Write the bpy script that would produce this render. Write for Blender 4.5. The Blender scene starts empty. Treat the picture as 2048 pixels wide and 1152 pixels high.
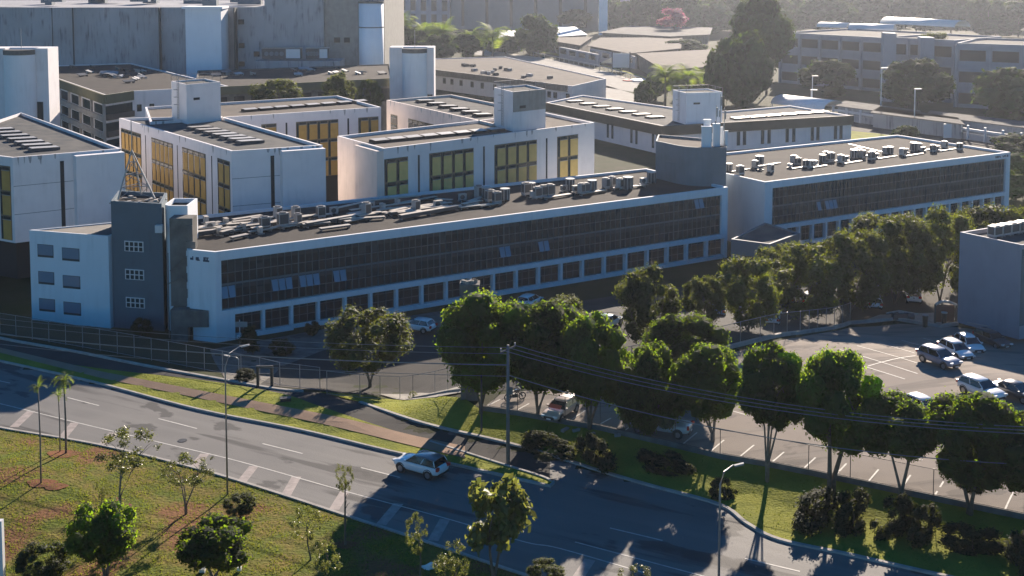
import bpy, bmesh, math, random
import numpy as np
from mathutils import Vector, Matrix
random.seed(7)
S = bpy.context.scene
R = math.radians
# ------------------------------------------------------------------ camera
CAMH, PITCH, FPX, PPY = 39.4, R(4.5), 2450.0, 120.0
cam_d = bpy.data.cameras.new('camera'); cam = bpy.data.objects.new('camera', cam_d)
S.collection.objects.link(cam); S.camera = cam
cam.location = (0, 0, CAMH); cam.rotation_euler = (R(90) - PITCH, 0, 0)
cam_d.sensor_width = 36; cam_d.lens = FPX / 2048 * 36
cam_d.shift_y = -(576 - PPY) / 2048
cam_d.clip_start = 1; cam_d.clip_end = 6000
# ------------------------------------------------------------------ sky and sun
SUN_AZ, SUN_EL = R(16.3), R(21)          # azimuth measured from +Y towards +X
w = bpy.data.worlds.new('World'); S.world = w; w.use_nodes = True
nt = w.node_tree; bg = nt.nodes['Background']
sky = nt.nodes.new('ShaderNodeTexSky'); sky.sky_type = 'NISHITA'; sky.sun_disc = False
sky.sun_elevation = SUN_EL; sky.sun_rotation = SUN_AZ
sky.altitude = 1100; sky.air_density = 1.0; sky.dust_density = 0.3; sky.ozone_density = 3.5
hs = nt.nodes.new('ShaderNodeHueSaturation'); hs.inputs['Saturation'].default_value = 1.35; nt.links.new(sky.outputs[0], hs.inputs['Color']); nt.links.new(hs.outputs[0], bg.inputs[0]); bg.inputs[1].default_value = 0.053
sl = bpy.data.lights.new('sun', 'SUN'); sun = bpy.data.objects.new('sun', sl); S.collection.objects.link(sun)
sl.energy = 5.0; sl.angle = R(0.6); sl.color = (1.0, 0.85, 0.70)
sd = Vector((math.sin(SUN_AZ) * math.cos(SUN_EL), math.cos(SUN_AZ) * math.cos(SUN_EL), math.sin(SUN_EL)))
sun.rotation_euler = sd.to_track_quat('Z', 'Y').to_euler()
S.view_settings.view_transform = 'Standard'; S.view_settings.look = 'None'
S.view_settings.gamma = 1; S.view_settings.exposure = 1.3
S.cycles.max_bounces = 6; S.cycles.volume_bounces = 0; S.cycles.transparent_max_bounces = 12
# ------------------------------------------------------------------ finding places
CP, SP = math.cos(PITCH), math.sin(PITCH)
def ray(px, py):
    a, b = px - 1024.0, py - PPY
    return Vector((a, FPX * CP - b * SP, -FPX * SP - b * CP))
def Q(px, py, z=0.0):
    d = ray(px, py); t = (z - CAMH) / d.z
    return Vector((d.x * t, d.y * t, z))
def zat(p, py):                       # height of the point over p seen at row py
    d = ray(1024, py); return CAMH + p.y / d.y * d.z
def xat(px, y, z):                    # ppm-like helper: world x for column px at depth y
    d0 = FPX * CP * 1.0
    ax = (y * CP - (z - CAMH) * SP)
    return (px - 1024) / FPX * ax
def ppm(p): return FPX / (p.y * CP - (p.z - CAMH) * SP)
def sstep(a, b, v):
    t = np.clip((v - a) / (b - a), 0, 1); return t * t * (3 - 2 * t)
P0 = Q(0, 722); RD = (Q(1000, 950) - P0).normalized(); RN = Vector((-RD.y, RD.x, 0))
def terr(x, y):
    x = np.asarray(x, float); y = np.asarray(y, float)
    d = (x - P0.x) * RN.x + (y - P0.y) * RN.y; a = (x - P0.x) * RD.x + (y - P0.y) * RD.y
    ws = sstep(38, 48, a)
    left = 0.35 * sstep(0, 3, d) - 2.35 * sstep(4, 17, d)
    right = 1.0 * sstep(4, 10.5, d) - 3.0 * sstep(38, 62, d)
    lawn = sstep(-11, -18, d) * (0.25 * np.sin(x * .21) * np.cos(y * .17) + 0.2 * np.sin(x * .09 + y * .13))
    return left * (1 - ws) + right * ws + np.where(d < -11, lawn, 0)
def T(px, py, dz=0.0):
    z = 0.0
    for _ in range(40):
        p = Q(px, py, z); z = z * .3 + .7 * float(terr(p.x, p.y))
    p = Q(px, py, z); p.z = float(terr(p.x, p.y)) + dz
    return p
GZ = -2.0
# ------------------------------------------------------------------ mesh helpers
class MB:
    def __init__(s): s.v = []; s.f = []
    def add(s, vs, fs):
        n = len(s.v); s.v += [tuple(v) for v in vs]; s.f += [tuple(i + n for i in f) for f in fs]; return s
    def box(s, c, d, rz=0.0, rx=0.0, ry=0.0):
        M = Matrix.Rotation(rz, 3, 'Z') @ Matrix.Rotation(ry, 3, 'Y') @ Matrix.Rotation(rx, 3, 'X')
        hx, hy, hz = d[0] / 2, d[1] / 2, d[2] / 2
        vs = [Vector(c) + M @ Vector((a * hx, b * hy, e * hz)) for a in (-1, 1) for b in (-1, 1) for e in (-1, 1)]
        return s.add(vs, [(0, 1, 3, 2), (4, 6, 7, 5), (0, 4, 5, 1), (2, 3, 7, 6), (0, 2, 6, 4), (1, 5, 7, 3)])
    def span(s, x0, x1, y0, y1, z0, z1):
        return s.box(((x0 + x1) / 2, (y0 + y1) / 2, (z0 + z1) / 2), (abs(x1 - x0), abs(y1 - y0), abs(z1 - z0)))
    def prism(s, poly, z0, z1, top=True, bottom=True):
        n = len(poly); ar = sum(poly[i][0] * poly[(i + 1) % n][1] - poly[(i + 1) % n][0] * poly[i][1] for i in range(n))
        if ar < 0: poly = poly[::-1]
        vs = [(p[0], p[1], z0) for p in poly] + [(p[0], p[1], z1) for p in poly]
        fs = [(i, (i + 1) % n, n + (i + 1) % n, n + i) for i in range(n)]
        if top: fs.append(tuple(range(n, 2 * n)))
        if bottom: fs.append(tuple(range(n - 1, -1, -1)))
        return s.add(vs, fs)
    def tube(s, pts, rs, seg=8, cap=True):
        pts = [Vector(p) for p in pts]
        if not hasattr(rs, '__len__'): rs = [rs] * len(pts)
        vs = []; fs = []
        for i, p in enumerate(pts):
            d = (pts[min(i + 1, len(pts) - 1)] - pts[max(i - 1, 0)]).normalized()
            a = d.cross(Vector((0, 0, 1)) if abs(d.z) < .9 else Vector((1, 0, 0))).normalized(); b = d.cross(a)
            for k in range(seg):
                t = 2 * math.pi * k / seg
                vs.append(p + rs[i] * (math.cos(t) * a + math.sin(t) * b))
        for i in range(len(pts) - 1):
            for k in range(seg):
                fs.append((i * seg + k, i * seg + (k + 1) % seg, (i + 1) * seg + (k + 1) % seg, (i + 1) * seg + k))
        if cap: fs.append(tuple(range(seg - 1, -1, -1))); fs.append(tuple(range((len(pts) - 1) * seg, len(pts) * seg)))
        return s.add(vs, fs)
    def cyl(s, c, r, h, seg=16, axis='Z', r2=None):
        ax = {'Z': Vector((0, 0, 1)), 'Y': Vector((0, 1, 0)), 'X': Vector((1, 0, 0))}[axis]
        c = Vector(c); return s.tube([c - ax * h / 2, c + ax * h / 2], [r, r if r2 is None else r2], seg)
    def build(s, name, mat, parent=None, smooth=False):
        me = bpy.data.meshes.new(name); me.from_pydata(s.v, [], s.f); me.update()
        bm = bmesh.new(); bm.from_mesh(me); bmesh.ops.recalc_face_normals(bm, faces=bm.faces); bm.to_mesh(me); bm.free()
        return link(name, me, mat, parent, smooth)
def link(name, me, mat, parent=None, smooth=False):
    if mat: me.materials.append(mat)
    if smooth: me.polygons.foreach_set('use_smooth', [True] * len(me.polygons))
    o = bpy.data.objects.new(name, me); S.collection.objects.link(o)
    if parent: o.parent = parent
    return o
def tag(o, label=None, cat=None, group=None, kind=None):
    if label: o['label'] = label
    if cat: o['category'] = cat
    if group: o['group'] = group
    if kind: o['kind'] = kind
    return o
def thing(name, label, cat, loc=(0, 0, 0), rz=0.0, group=None):
    o = bpy.data.objects.new(name, None); S.collection.objects.link(o); o.empty_display_size = .3
    o.location = loc; o.rotation_euler = (0, 0, rz); return tag(o, label, cat, group)
def kids(o): return [c for c in bpy.data.objects if c.parent == o]
def copy_tree(o, parent=None, kc=None):
    c = o.copy(); S.collection.objects.link(c); c.parent = parent
    for ch in kids(o): copy_tree(ch, c)
    return c
CH = {}
# ------------------------------------------------------------------ materials
def nodes(m): return m.node_tree.nodes, m.node_tree.links
def mat(name, col, rough=.8, col2=None, scale=1.0, amt=.5, metal=0.0, bump=0.0, bscale=8.0, spec=.5, stretch=(1, 1, 1), streak=0.0, scol=(.05, .05, .045), detail=6, objv=0.0):
    m = bpy.data.materials.new(name); m.use_nodes = True; N, L = nodes(m); b = N['Principled BSDF']
    b.inputs['Base Color'].default_value = (*col, 1); b.inputs['Roughness'].default_value = rough
    b.inputs['Metallic'].default_value = metal; b.inputs['Specular IOR Level'].default_value = spec
    geo = N.new('ShaderNodeNewGeometry'); out = None
    def noise(sc, st=(1, 1, 1), det=6):
        mp = N.new('ShaderNodeMapping'); mp.inputs['Scale'].default_value = st; L.new(geo.outputs['Position'], mp.inputs[0])
        n = N.new('ShaderNodeTexNoise'); n.inputs['Scale'].default_value = sc; n.inputs['Detail'].default_value = det
        L.new(mp.outputs[0], n.inputs[0]); return n.outputs[0]
    def ramp(src, a, c):
        r = N.new('ShaderNodeMapRange'); r.inputs[1].default_value = a; r.inputs[2].default_value = c; L.new(src, r.inputs[0]); return r.outputs[0]
    if col2:
        mx = N.new('ShaderNodeMix'); mx.data_type = 'RGBA'
        mx.inputs['A'].default_value = (*col, 1); mx.inputs['B'].default_value = (*col2, 1)
        L.new(ramp(noise(scale, stretch, detail), .5 - .25 * (1 - amt) - .08, .5 + .25 * (1 - amt) + .08), mx.inputs['Factor']); out = mx.outputs['Result']
    if streak:
        mx = N.new('ShaderNodeMix'); mx.data_type = 'RGBA'
        if out: L.new(out, mx.inputs['A'])
        else: mx.inputs['A'].default_value = (*col, 1)
        mx.inputs['B'].default_value = (*scol, 1)
        r = N.new('ShaderNodeMath'); r.operation = 'MULTIPLY'; r.inputs[1].default_value = streak
        n2 = N.new('ShaderNodeMath'); n2.operation = 'MULTIPLY'
        L.new(ramp(noise(1.6, (1, 1, .12), 8), .48, .72), n2.inputs[0]); L.new(ramp(noise(.25, (1, 1, 1), 3), .4, .65), n2.inputs[1])
        L.new(n2.outputs[0], r.inputs[0]); L.new(r.outputs[0], mx.inputs['Factor']); out = mx.outputs['Result']
    if objv:
        oi = N.new('ShaderNodeObjectInfo'); hs = N.new('ShaderNodeHueSaturation')
        r = N.new('ShaderNodeMapRange'); r.inputs[3].default_value = 1 - objv; r.inputs[4].default_value = 1 + objv
        L.new(oi.outputs['Random'], r.inputs[0]); L.new(r.outputs[0], hs.inputs['Value'])
        if out: L.new(out, hs.inputs['Color'])
        else: hs.inputs['Color'].default_value = (*col, 1)
        out = hs.outputs[0]
    if out: L.new(out, b.inputs['Base Color'])
    if bump:
        bp = N.new('ShaderNodeBump'); bp.inputs['Strength'].default_value = bump; bp.inputs['Distance'].default_value = .1
        L.new(noise(bscale), bp.inputs['Height']); L.new(bp.outputs[0], b.inputs['Normal'])
    return m
def leafmat(name, col, tcol, tr=.35, var=.5, rough=.55):
    m = bpy.data.materials.new(name); m.use_nodes = True; N, L = nodes(m); b = N['Principled BSDF']; o = N['Material Output']
    b.inputs['Roughness'].default_value = rough; b.inputs['Specular IOR Level'].default_value = .35
    geo = N.new('ShaderNodeNewGeometry'); n = N.new('ShaderNodeTexNoise'); n.inputs['Scale'].default_value = .9; n.inputs['Detail'].default_value = 4
    L.new(geo.outputs['Position'], n.inputs[0])
    oi = N.new('ShaderNodeObjectInfo'); ad = N.new('ShaderNodeMath'); ad.operation = 'ADD'
    s = N.new('ShaderNodeMath'); s.operation = 'MULTIPLY'; s.inputs[1].default_value = .5; L.new(oi.outputs['Random'], s.inputs[0])
    ri = N.new('ShaderNodeMath'); ri.operation = 'MULTIPLY_ADD'; ri.inputs[1].default_value = .5; L.new(geo.outputs['Random Per Island'], ri.inputs[0]); L.new(s.outputs[0], ri.inputs[2])
    L.new(n.outputs[0], ad.inputs[0]); L.new(ri.outputs[0], ad.inputs[1])
    def hsv(c):
        h = N.new('ShaderNodeHueSaturation'); h.inputs['Color'].default_value = (*c, 1)
        r = N.new('ShaderNodeMapRange'); r.inputs[1].default_value = .4; r.inputs[2].default_value = 1.5
        r.inputs[3].default_value = 1 - var; r.inputs[4].default_value = 1 + var; L.new(ad.outputs[0], r.inputs[0]); L.new(r.outputs[0], h.inputs['Value'])
        r2 = N.new('ShaderNodeMapRange'); r2.inputs[3].default_value = .48; r2.inputs[4].default_value = .52; L.new(geo.outputs['Random Per Island'], r2.inputs[0]); L.new(r2.outputs[0], h.inputs['Hue'])
        return h.outputs[0]
    L.new(hsv(col), b.inputs['Base Color'])
    t = N.new('ShaderNodeBsdfTranslucent'); L.new(hsv(tcol), t.inputs[0])
    mx = N.new('ShaderNodeMixShader'); mx.inputs[0].default_value = tr
    L.new(b.outputs[0], mx.inputs[1]); L.new(t.outputs[0], mx.inputs[2]); L.new(mx.outputs[0], o.inputs[0]); return m
def ripple(m, scale, dist=.05, strength=.8, axis=None):
    N, L = nodes(m); b = N['Principled BSDF']; tc = N.new('ShaderNodeTexCoord'); wv = N.new('ShaderNodeTexWave')
    wv.inputs['Scale'].default_value = scale; wv.bands_direction = axis or 'X'; L.new(tc.outputs['Object'], wv.inputs[0])
    bp = N.new('ShaderNodeBump'); bp.inputs['Strength'].default_value = strength; bp.inputs['Distance'].default_value = dist
    L.new(wv.outputs[0], bp.inputs['Height']); L.new(bp.outputs[0], b.inputs['Normal'])
M = {}
M['white'] = mat('white_render', (.77, .79, .82), .75, (.71, .73, .75), .35, .2, streak=.15, bump=.05)
M['white2'] = mat('white_panel_render', (.76, .73, .73), .8, (.68, .655, .66), .5, .2, streak=.15, bump=.05)
M['pink'] = mat('faded_pink_render', (.72, .62, .56), .8, (.63, .54, .48), .5, .2, streak=.2, bump=.05)
M['grey'] = mat('slate_grey_render', (.105, .15, .18), .75, (.09, .13, .155), .5, .3, streak=.2)
M['grey2'] = mat('mid_grey_render', (.17, .2, .23), .75, (.14, .17, .19), .5, .3, streak=.15)
M['lilac'] = mat('pale_grey_render', (.30, .31, .36), .8, (.27, .28, .32), .5, .3, streak=.15)
M['conc'] = mat('raw_concrete', (.2, .19, .175), .9, (.12, .115, .105), .8, .5, streak=.7, bump=.3, spec=.12)
M['conc2'] = mat('stained_concrete', (.42, .42, .44), .9, (.31, .315, .33), .12, .4, streak=.9, scol=(.06, .065, .07), bump=.15, spec=.12)
M['concl'] = mat('light_concrete', (.34, .325, .30), .9, (.26, .25, .23), .8, .4, streak=.3, bump=.2, spec=.12)
M['roof'] = mat('bitumen_roof', (.04, .037, .036), .95, (.06, .055, .052), .25, .5, bump=.25, bscale=3, spec=.12)
M['roofl'] = mat('weathered_roof', (.07, .075, .08), .95, (.125, .122, .115), .35, .65, bump=.25, bscale=3, spec=.12)
M['rooft'] = mat('tan_roof', (.13, .11, .095), .95, (.095, .085, .075), .4, .6, bump=.2, bscale=3, spec=.15)
M['tin'] = mat('corrugated_roof', (.09, .085, .08), .6, (.13, .12, .11), .6, .5, spec=.12)
M['olive'] = mat('olive_fascia', (.17, .16, .10), .8, (.13, .125, .08), .5, .4, spec=.12)
M['brown'] = mat('brown_fascia', (.12, .10, .075), .8, (.09, .08, .06), .5, .4, spec=.12)
M['yellow'] = mat('ochre_panel', (.50, .30, .065), .7, (.40, .235, .05), 1.2, .4, objv=.12)
M['yellow2'] = mat('pale_yellow_panel', (.62, .45, .15), .7, (.52, .37, .12), 1.2, .4, objv=.12)
M['bay'] = mat('bay_frame', (.15, .125, .08), .7, (.10, .085, .06), 1, .4)
M['glass'] = mat('dark_glass', (.008, .024, .032), .12, (.016, .036, .044), .4, .5, spec=.2)
M['glassw'] = mat('bright_glass', (.16, .24, .32), .2, spec=.8)
M['mull'] = mat('bronze_mullion', (.15, .175, .18), .7, spec=.2)
M['span'] = mat('spandrel', (.04, .055, .06), .7, spec=.2)
M['frame'] = mat('white_frame', (.65, .65, .65), .5)
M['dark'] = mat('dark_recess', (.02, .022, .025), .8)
M['steel'] = mat('galvanised_steel', (.34, .35, .36), .45, (.25, .25, .26), 3, .5, metal=.5)
M['acw'] = mat('aged_unit_casing', (.42, .41, .40), .5, (.3, .29, .28), 2, .5, objv=.2)
M['acd'] = mat('fan_grille', (.05, .055, .065), .5)
M['duct'] = mat('pale_duct_cover', (.5, .45, .38), .5, (.35, .31, .27), 1.5, .5, objv=.15)
M['asph'] = mat('asphalt', (.15, .148, .144), .75, (.19, .184, .174), .15, .45, bump=.25, bscale=14, spec=.12, stretch=(1, 1, 1))
def wear(m, ang, k=.5):
    N, L = nodes(m); b = N['Principled BSDF']; src = b.inputs['Base Color'].links[0].from_socket; geo = N.new('ShaderNodeNewGeometry')
    out = src
    for sc, lo, hi, col, rotz, st in ((1.0, .5, .72, (.20, .195, .185), ang, (.025, .9, 1)), (1.0, .56, .62, (.055, .055, .055), ang, (.05, .5, 1)), (.5, .60, .63, (.06, .06, .06), ang, (.35, .6, 1))):
        r0 = N.new('ShaderNodeMapping'); r0.inputs['Rotation'].default_value = (0, 0, -rotz); L.new(geo.outputs['Position'], r0.inputs[0])
        r1 = N.new('ShaderNodeMapping'); r1.inputs['Scale'].default_value = st; L.new(r0.outputs[0], r1.inputs[0])
        n = N.new('ShaderNodeTexNoise'); n.inputs['Scale'].default_value = sc; n.inputs['Detail'].default_value = 5; L.new(r1.outputs[0], n.inputs[0])
        mr = N.new('ShaderNodeMapRange'); mr.inputs[1].default_value = lo; mr.inputs[2].default_value = hi; mr.inputs[4].default_value = k; L.new(n.outputs[0], mr.inputs[0])
        x = N.new('ShaderNodeMix'); x.data_type = 'RGBA'; L.new(mr.outputs[0], x.inputs['Factor']); L.new(out, x.inputs['A']); x.inputs['B'].default_value = (*col, 1); out = x.outputs['Result']
    L.new(out, b.inputs['Base Color'])
M['asph2'] = mat('lot_asphalt', (.22, .19, .165), .9, (.27, .235, .205), .2, .4, bump=.25, bscale=10, spec=.08)
M['asph3'] = mat('yard_paving', (.05, .05, .05), .9, (.075, .072, .068), .3, .4, bump=.2, spec=.08)
M['kerb'] = mat('kerb_concrete', (.42, .4, .37), .85, (.3, .28, .26), 1.0, .5, bump=.2, spec=.12)
M['paint'] = mat('road_paint', (.62, .6, .55), .7, (.42, .41, .38), 2.5, .4, spec=.12)
M['paint2'] = mat('worn_road_paint', (.40, .345, .32), .7, (.26, .235, .22), 1.8, .5, spec=.12)
M['path'] = mat('red_brown_path', (.31, .215, .15), .9, (.25, .17, .12), .6, .4, bump=.2, spec=.12)
M['grass'] = mat('turf', (.26, .26, .035), .95, (.14, .165, .025), .35, .45, bump=.8, bscale=5, spec=.1)
M['grassd'] = mat('rough_ground_grass', (.03, .042, .016), .95, (.05, .05, .028), .3, .5, bump=.6, bscale=4, spec=.1)
M['tarm'] = mat('dark_pole', (.05, .055, .06), .5)
M['pole'] = mat('pole_concrete', (.2, .19, .18), .85, (.15, .145, .14), 2, .5)
M['bark'] = mat('bark', (.10, .08, .06), .9, (.16, .13, .10), 4, .5, bump=.5, bscale=12)
M['barkp'] = mat('pale_bark', (.22, .19, .16), .9, (.14, .12, .10), 4, .5, bump=.4, bscale=12)
M['leafd'] = leafmat('dense_leaf', (.010, .019, .007), (.46, .68, .03), .30, .6, .9)
M['leafs'] = leafmat('shrub_leaf', (.010, .018, .008), (.30, .34, .03), .10, .5, .9)
M['leafm'] = leafmat('mid_leaf', (.018, .032, .010), (.38, .44, .03), .22, .6, .75)
M['leaff'] = leafmat('far_leaf', (.013, .03, .009), (.22, .34, .02), .16, .6, .95)
M['leafl'] = leafmat('light_leaf', (.07, .085, .03), (.22, .24, .04), .4, .6, .4)
M['leafp'] = leafmat('palm_leaf', (.07, .10, .03), (.34, .46, .04), .4, .4, .75)
M['pinkf'] = leafmat('pink_blossom', (.42, .12, .2), (.5, .15, .22), .4, .5, .6)
M['blade'] = leafmat('grass_blade', (.10, .12, .02), (.26, .28, .03), .4, .4, .9)
M['rubber'] = mat('tyre', (.02, .02, .02), .8)
M['rim'] = mat('rim', (.35, .35, .37), .35, metal=.8)
M['cglass'] = mat('car_glass', (.012, .018, .022), .06, spec=.9)
M['lamp_r'] = mat('tail_light', (.5, .02, .015), .25)
M['lamp_w'] = mat('head_light', (.7, .7, .7), .15)
M['wire'] = mat('cable', (.22, .22, .21), .6)
M['blackp'] = mat('black_trim', (.025, .026, .028), .5)
M['soil'] = mat('red_soil', (.21, .085, .04), .95, (.14, .065, .035), .8, .5, bump=.5, bscale=4, spec=.12)
M['bag'] = mat('white_plastic', (.7, .7, .68), .5)
M['signk'] = mat('sign_lettering', (.03, .07, .12), .6)
ripple(M['tin'], 1.6, .08, 1.0)
wear(M['asph'], math.atan2(RD.y, RD.x), .75); wear(M['asph2'], .3, .35)
def mesh_panel_mat():
    m = bpy.data.materials.new('chain_link'); m.use_nodes = True; N, L = nodes(m); b = N['Principled BSDF']; o = N['Material Output']
    b.inputs['Base Color'].default_value = (.25, .25, .25, 1); b.inputs['Roughness'].default_value = .5
    t = N.new('ShaderNodeBsdfTransparent'); mx = N.new('ShaderNodeMixShader'); mx.inputs[0].default_value = .12
    L.new(t.outputs[0], mx.inputs[1]); L.new(b.outputs[0], mx.inputs[2]); L.new(mx.outputs[0], o.inputs[0]); return m
M['link'] = mesh_panel_mat()
def turf_mat():      # lawn: patches of green, dry grass and red soil
    m = bpy.data.materials.new('patchy_lawn'); m.use_nodes = True; N, L = nodes(m); b = N['Principled BSDF']
    b.inputs['Roughness'].default_value = .95; b.inputs['Specular IOR Level'].default_value = .1
    geo = N.new('ShaderNodeNewGeometry')
    def ns(sc, det=6):
        n = N.new('ShaderNodeTexNoise'); n.inputs['Scale'].default_value = sc; n.inputs['Detail'].default_value = det; L.new(geo.outputs['Position'], n.inputs[0]); return n.outputs[0]
    def mr(s, a, c):
        r = N.new('ShaderNodeMapRange'); r.inputs[1].default_value = a; r.inputs[2].default_value = c; L.new(s, r.inputs[0]); return r.outputs[0]
    def mx(f, A, B):
        x = N.new('ShaderNodeMix'); x.data_type = 'RGBA'; L.new(f, x.inputs['Factor'])
        for k, v in (('A', A), ('B', B)):
            if isinstance(v, tuple): x.inputs[k].default_value = (*v, 1)
            else: L.new(v, x.inputs[k])
        return x.outputs['Result']
    g = mx(mr(ns(.5), .4, .6), (.095, .12, .014), (.175, .135, .035))
    g = mx(mr(ns(2), .45, .75), g, (.075, .085, .016))
    g = mx(mr(ns(.16, 5), .525, .60), g, (.17, .085, .04))
    L.new(g, b.inputs['Base Color'])
    bp = N.new('ShaderNodeBump'); bp.inputs['Strength'].default_value = .9; bp.inputs['Distance'].default_value = .15
    L.new(ns(4, 8), bp.inputs['Height']); L.new(bp.outputs[0], b.inputs['Normal']); return m
M['lawn'] = turf_mat()
# ------------------------------------------------------------------ ground, roads, lawns
def clean_poly(pts):
    return [Vector((p.x, p.y, 0)) for p in pts]
def sheet(name, pts, m, dz, step=2.0, kind='structure', label=None, cat=None):
    bm = bmesh.new(); vs = [bm.verts.new(p) for p in clean_poly(pts)]
    es = [bm.edges.new((vs[i], vs[(i + 1) % len(vs)])) for i in range(len(vs))]
    bmesh.ops.triangle_fill(bm, use_beauty=True, edges=es)
    xs = [v.co.x for v in bm.verts]; ys = [v.co.y for v in bm.verts]
    for ax, lo, hi in ((0, min(xs), max(xs)), (1, min(ys), max(ys))):
        k = math.ceil(lo / step) * step
        while k < hi:
            if -120 < k < 240:
                co = [0, 0, 0]; co[ax] = k; no = [0, 0, 0]; no[ax] = 1
                bmesh.ops.bisect_plane(bm, geom=bm.verts[:] + bm.edges[:] + bm.faces[:], plane_co=co, plane_no=no)
            k += step
    co = np.array([v.co[:] for v in bm.verts]); z = terr(co[:, 0], co[:, 1])
    for v, zz in zip(bm.verts, z): v.co.z = float(zz) + dz
    bmesh.ops.recalc_face_normals(bm, faces=bm.faces)
    if sum(f.normal.z for f in bm.faces) < 0: bmesh.ops.reverse_faces(bm, faces=bm.faces)
    me = bpy.data.meshes.new(name); bm.to_mesh(me); bm.free()
    o = link(name, me, m); tag(o, label, cat, kind=kind); return o
def px(*pts): return [T(a, b) for a, b in pts]
xs = [-1500, -600, -250] + list(range(-120, 141, 2)) + [200, 400, 900, 1500]
ys = [-60, 20] + list(range(50, 241, 2)) + [280, 400, 700, 1200, 1900]
X, Y = np.meshgrid(xs, ys); Z = terr(X, Y)
vs = np.stack([X.ravel(), Y.ravel(), Z.ravel()], 1); nx = len(xs)
fs = [(j * nx + i, j * nx + i + 1, (j + 1) * nx + i + 1, (j + 1) * nx + i) for j in range(len(ys) - 1) for i in range(nx - 1)]
me = bpy.data.meshes.new('ground'); me.from_pydata(vs.tolist(), [], fs); me.update()
tag(link('ground', me, M['grassd']), kind='structure')
def smooth_line(pts, n=6):                 # Catmull-Rom through pixel points
    out = []; P = [pts[0]] + list(pts) + [pts[-1]]
    for i in range(1, len(P) - 2):
        for k in range(n):
            t = k / n; a, b, c, d = [np.array(q, float) for q in P[i - 1:i + 3]]
            out.append(tuple(.5 * ((2 * b) + (-a + c) * t + (2 * a - 5 * b + 4 * c - d) * t * t + (-a + 3 * b - 3 * c + d) * t ** 3)))
    out.append(tuple(map(float, pts[-1]))); return out
avenue_top = smooth_line([(-160, 690), (0, 724), (190, 767), (400, 822), (600, 862), (780, 905), (900, 930), (1020, 957), (1100, 975)])
service_kerb = smooth_line([(720, 806), (850, 849), (1000, 884), (1100, 912), (1200, 944), (1300, 973), (1440, 1012), (1495, 1050), (1560, 1082), (1700, 1112), (1850, 1146), (2048, 1190), (2300, 1250)])
avenue_low = smooth_line([(-160, 822), (0, 857), (200, 892), (400, 941), (560, 990), (700, 1036), (850, 1085), (1000, 1136), (1130, 1180), (1400, 1280)])
service_top = smooth_line([(-160, 640), (0, 678), (150, 705), (300, 735), (450, 762), (560, 781), (640, 786)])
median_top = smooth_line([(-160, 668), (0, 708), (190, 738), (400, 762), (560, 789), (640, 815), (760, 855), (880, 892), (1000, 930), (1080, 955), (1104, 966)])
# avenue and its markings
av = avenue_top + service_kerb[service_kerb.index((1100.0, 912.0)) if (1100.0, 912.0) in service_kerb else 18:] + [(2300, 1500), (1400, 1500)] + avenue_low[::-1]
sheet('avenue', px(*av), M['asph'], .03)
sv = service_top + [(690, 798)] + service_kerb[:20] + median_top[::-1]
sheet('service_road', px(*(service_top + [(700, 796)] + service_kerb[:24] + [(1100, 975)] + median_top[::-1])), M['asph3'], .022)
sheet('grass_median', px(*(median_top + avenue_top[::-1])), M['grass'], .12)
pc = [(-160, 668), (0, 703), (200, 752), (400, 792), (600, 832), (760, 868), (930, 908)]
pa = [(x, y - (5 + 4.5 * max(x, 0) / 600)) for x, y in pc]; pb = [(x, y + (5 + 4.5 * max(x, 0) / 600)) for x, y in pc]
sheet('footpath', px(*(pa + pb[::-1])), M['path'], .16)
def ribbon(name, pts, wd, h, m, kind='structure', closed=False, base=-.15):
    P = [T(a, b) if not isinstance((a, b), Vector) else a for a, b in pts]
    Q2 = []
    for i in range(len(P) - 1):                      # resample so it follows the ground
        n = max(1, int((P[i + 1] - P[i]).length / 1.5))
        for k in range(n): Q2.append(P[i].lerp(P[i + 1], k / n))
    Q2.append(P[-1]); vs = []; fs = []
    for i, p in enumerate(Q2):
        d = (Q2[min(i + 1, len(Q2) - 1)] - Q2[max(i - 1, 0)]); d.z = 0; d.normalize(); n = Vector((-d.y, d.x, 0)) * wd / 2
        g = float(terr(p.x, p.y)); a, b = p + n, p - n
        for q, z in ((a, g + base), (a, g + h), (b, g + h), (b, g + base)): vs.append((q.x, q.y, z))
    for i in range(len(Q2) - 1):
        for k in range(3): fs.append((i * 4 + k, i * 4 + k + 1, i * 4 + 5 + k, i * 4 + 4 + k))
    fs += [(0, 1, 2, 3), tuple(len(vs) - 4 + k for k in (3, 2, 1, 0))]
    mb = MB(); mb.add(vs, fs); o = mb.build(name, m)
    if kind: tag(o, kind=kind)
    return o
ribbon('kerb', avenue_top + [(1107, 969), (1104, 963)] + median_top[::-1][:20], .22, .2, M['kerb'])
ribbon('kerb', avenue_low, .25, .15, M['kerb'])
ribbon('kerb', service_kerb, .3, .17, M['kerb'])
ribbon('kerb', service_top[:34], .32, .2, M['kerb'])
def stripe(mb, p, q, wd, dz):
    P, Q2 = T(*p), T(*q); d = Q2 - P; n = max(1, int(d.length / 1.5)); d.z = 0; d.normalize(); s = Vector((-d.y, d.x, 0)) * wd / 2
    L2 = [P.lerp(Q2, i / n) for i in range(n + 1)]; vs = []
    for c in L2:
        for e in (c + s, c - s): vs.append((e.x, e.y, float(terr(e.x, e.y)) + dz))
    mb.add(vs, [(2 * i, 2 * i + 1, 2 * i + 3, 2 * i + 2) for i in range(n)])
mb = MB()
for a in ([(135, 796), (198, 812)], [(317, 838), (394, 858)], [(525, 888), (605, 908)], [(722, 936), (800, 956)], [(1220, 1057), (1325, 1082)], [(1490, 1118), (1600, 1144)], [(-30, 756), (20, 767)], [(960, 994), (1060, 1018)]):
    stripe(mb, *a, .14, .042)
e = smooth_line([(-60, 795), (0, 808), (150, 845), (330, 888), (480, 924), (700, 986), (900, 1040), (1050, 1085), (1120, 1098), (1300, 1150)])
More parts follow.
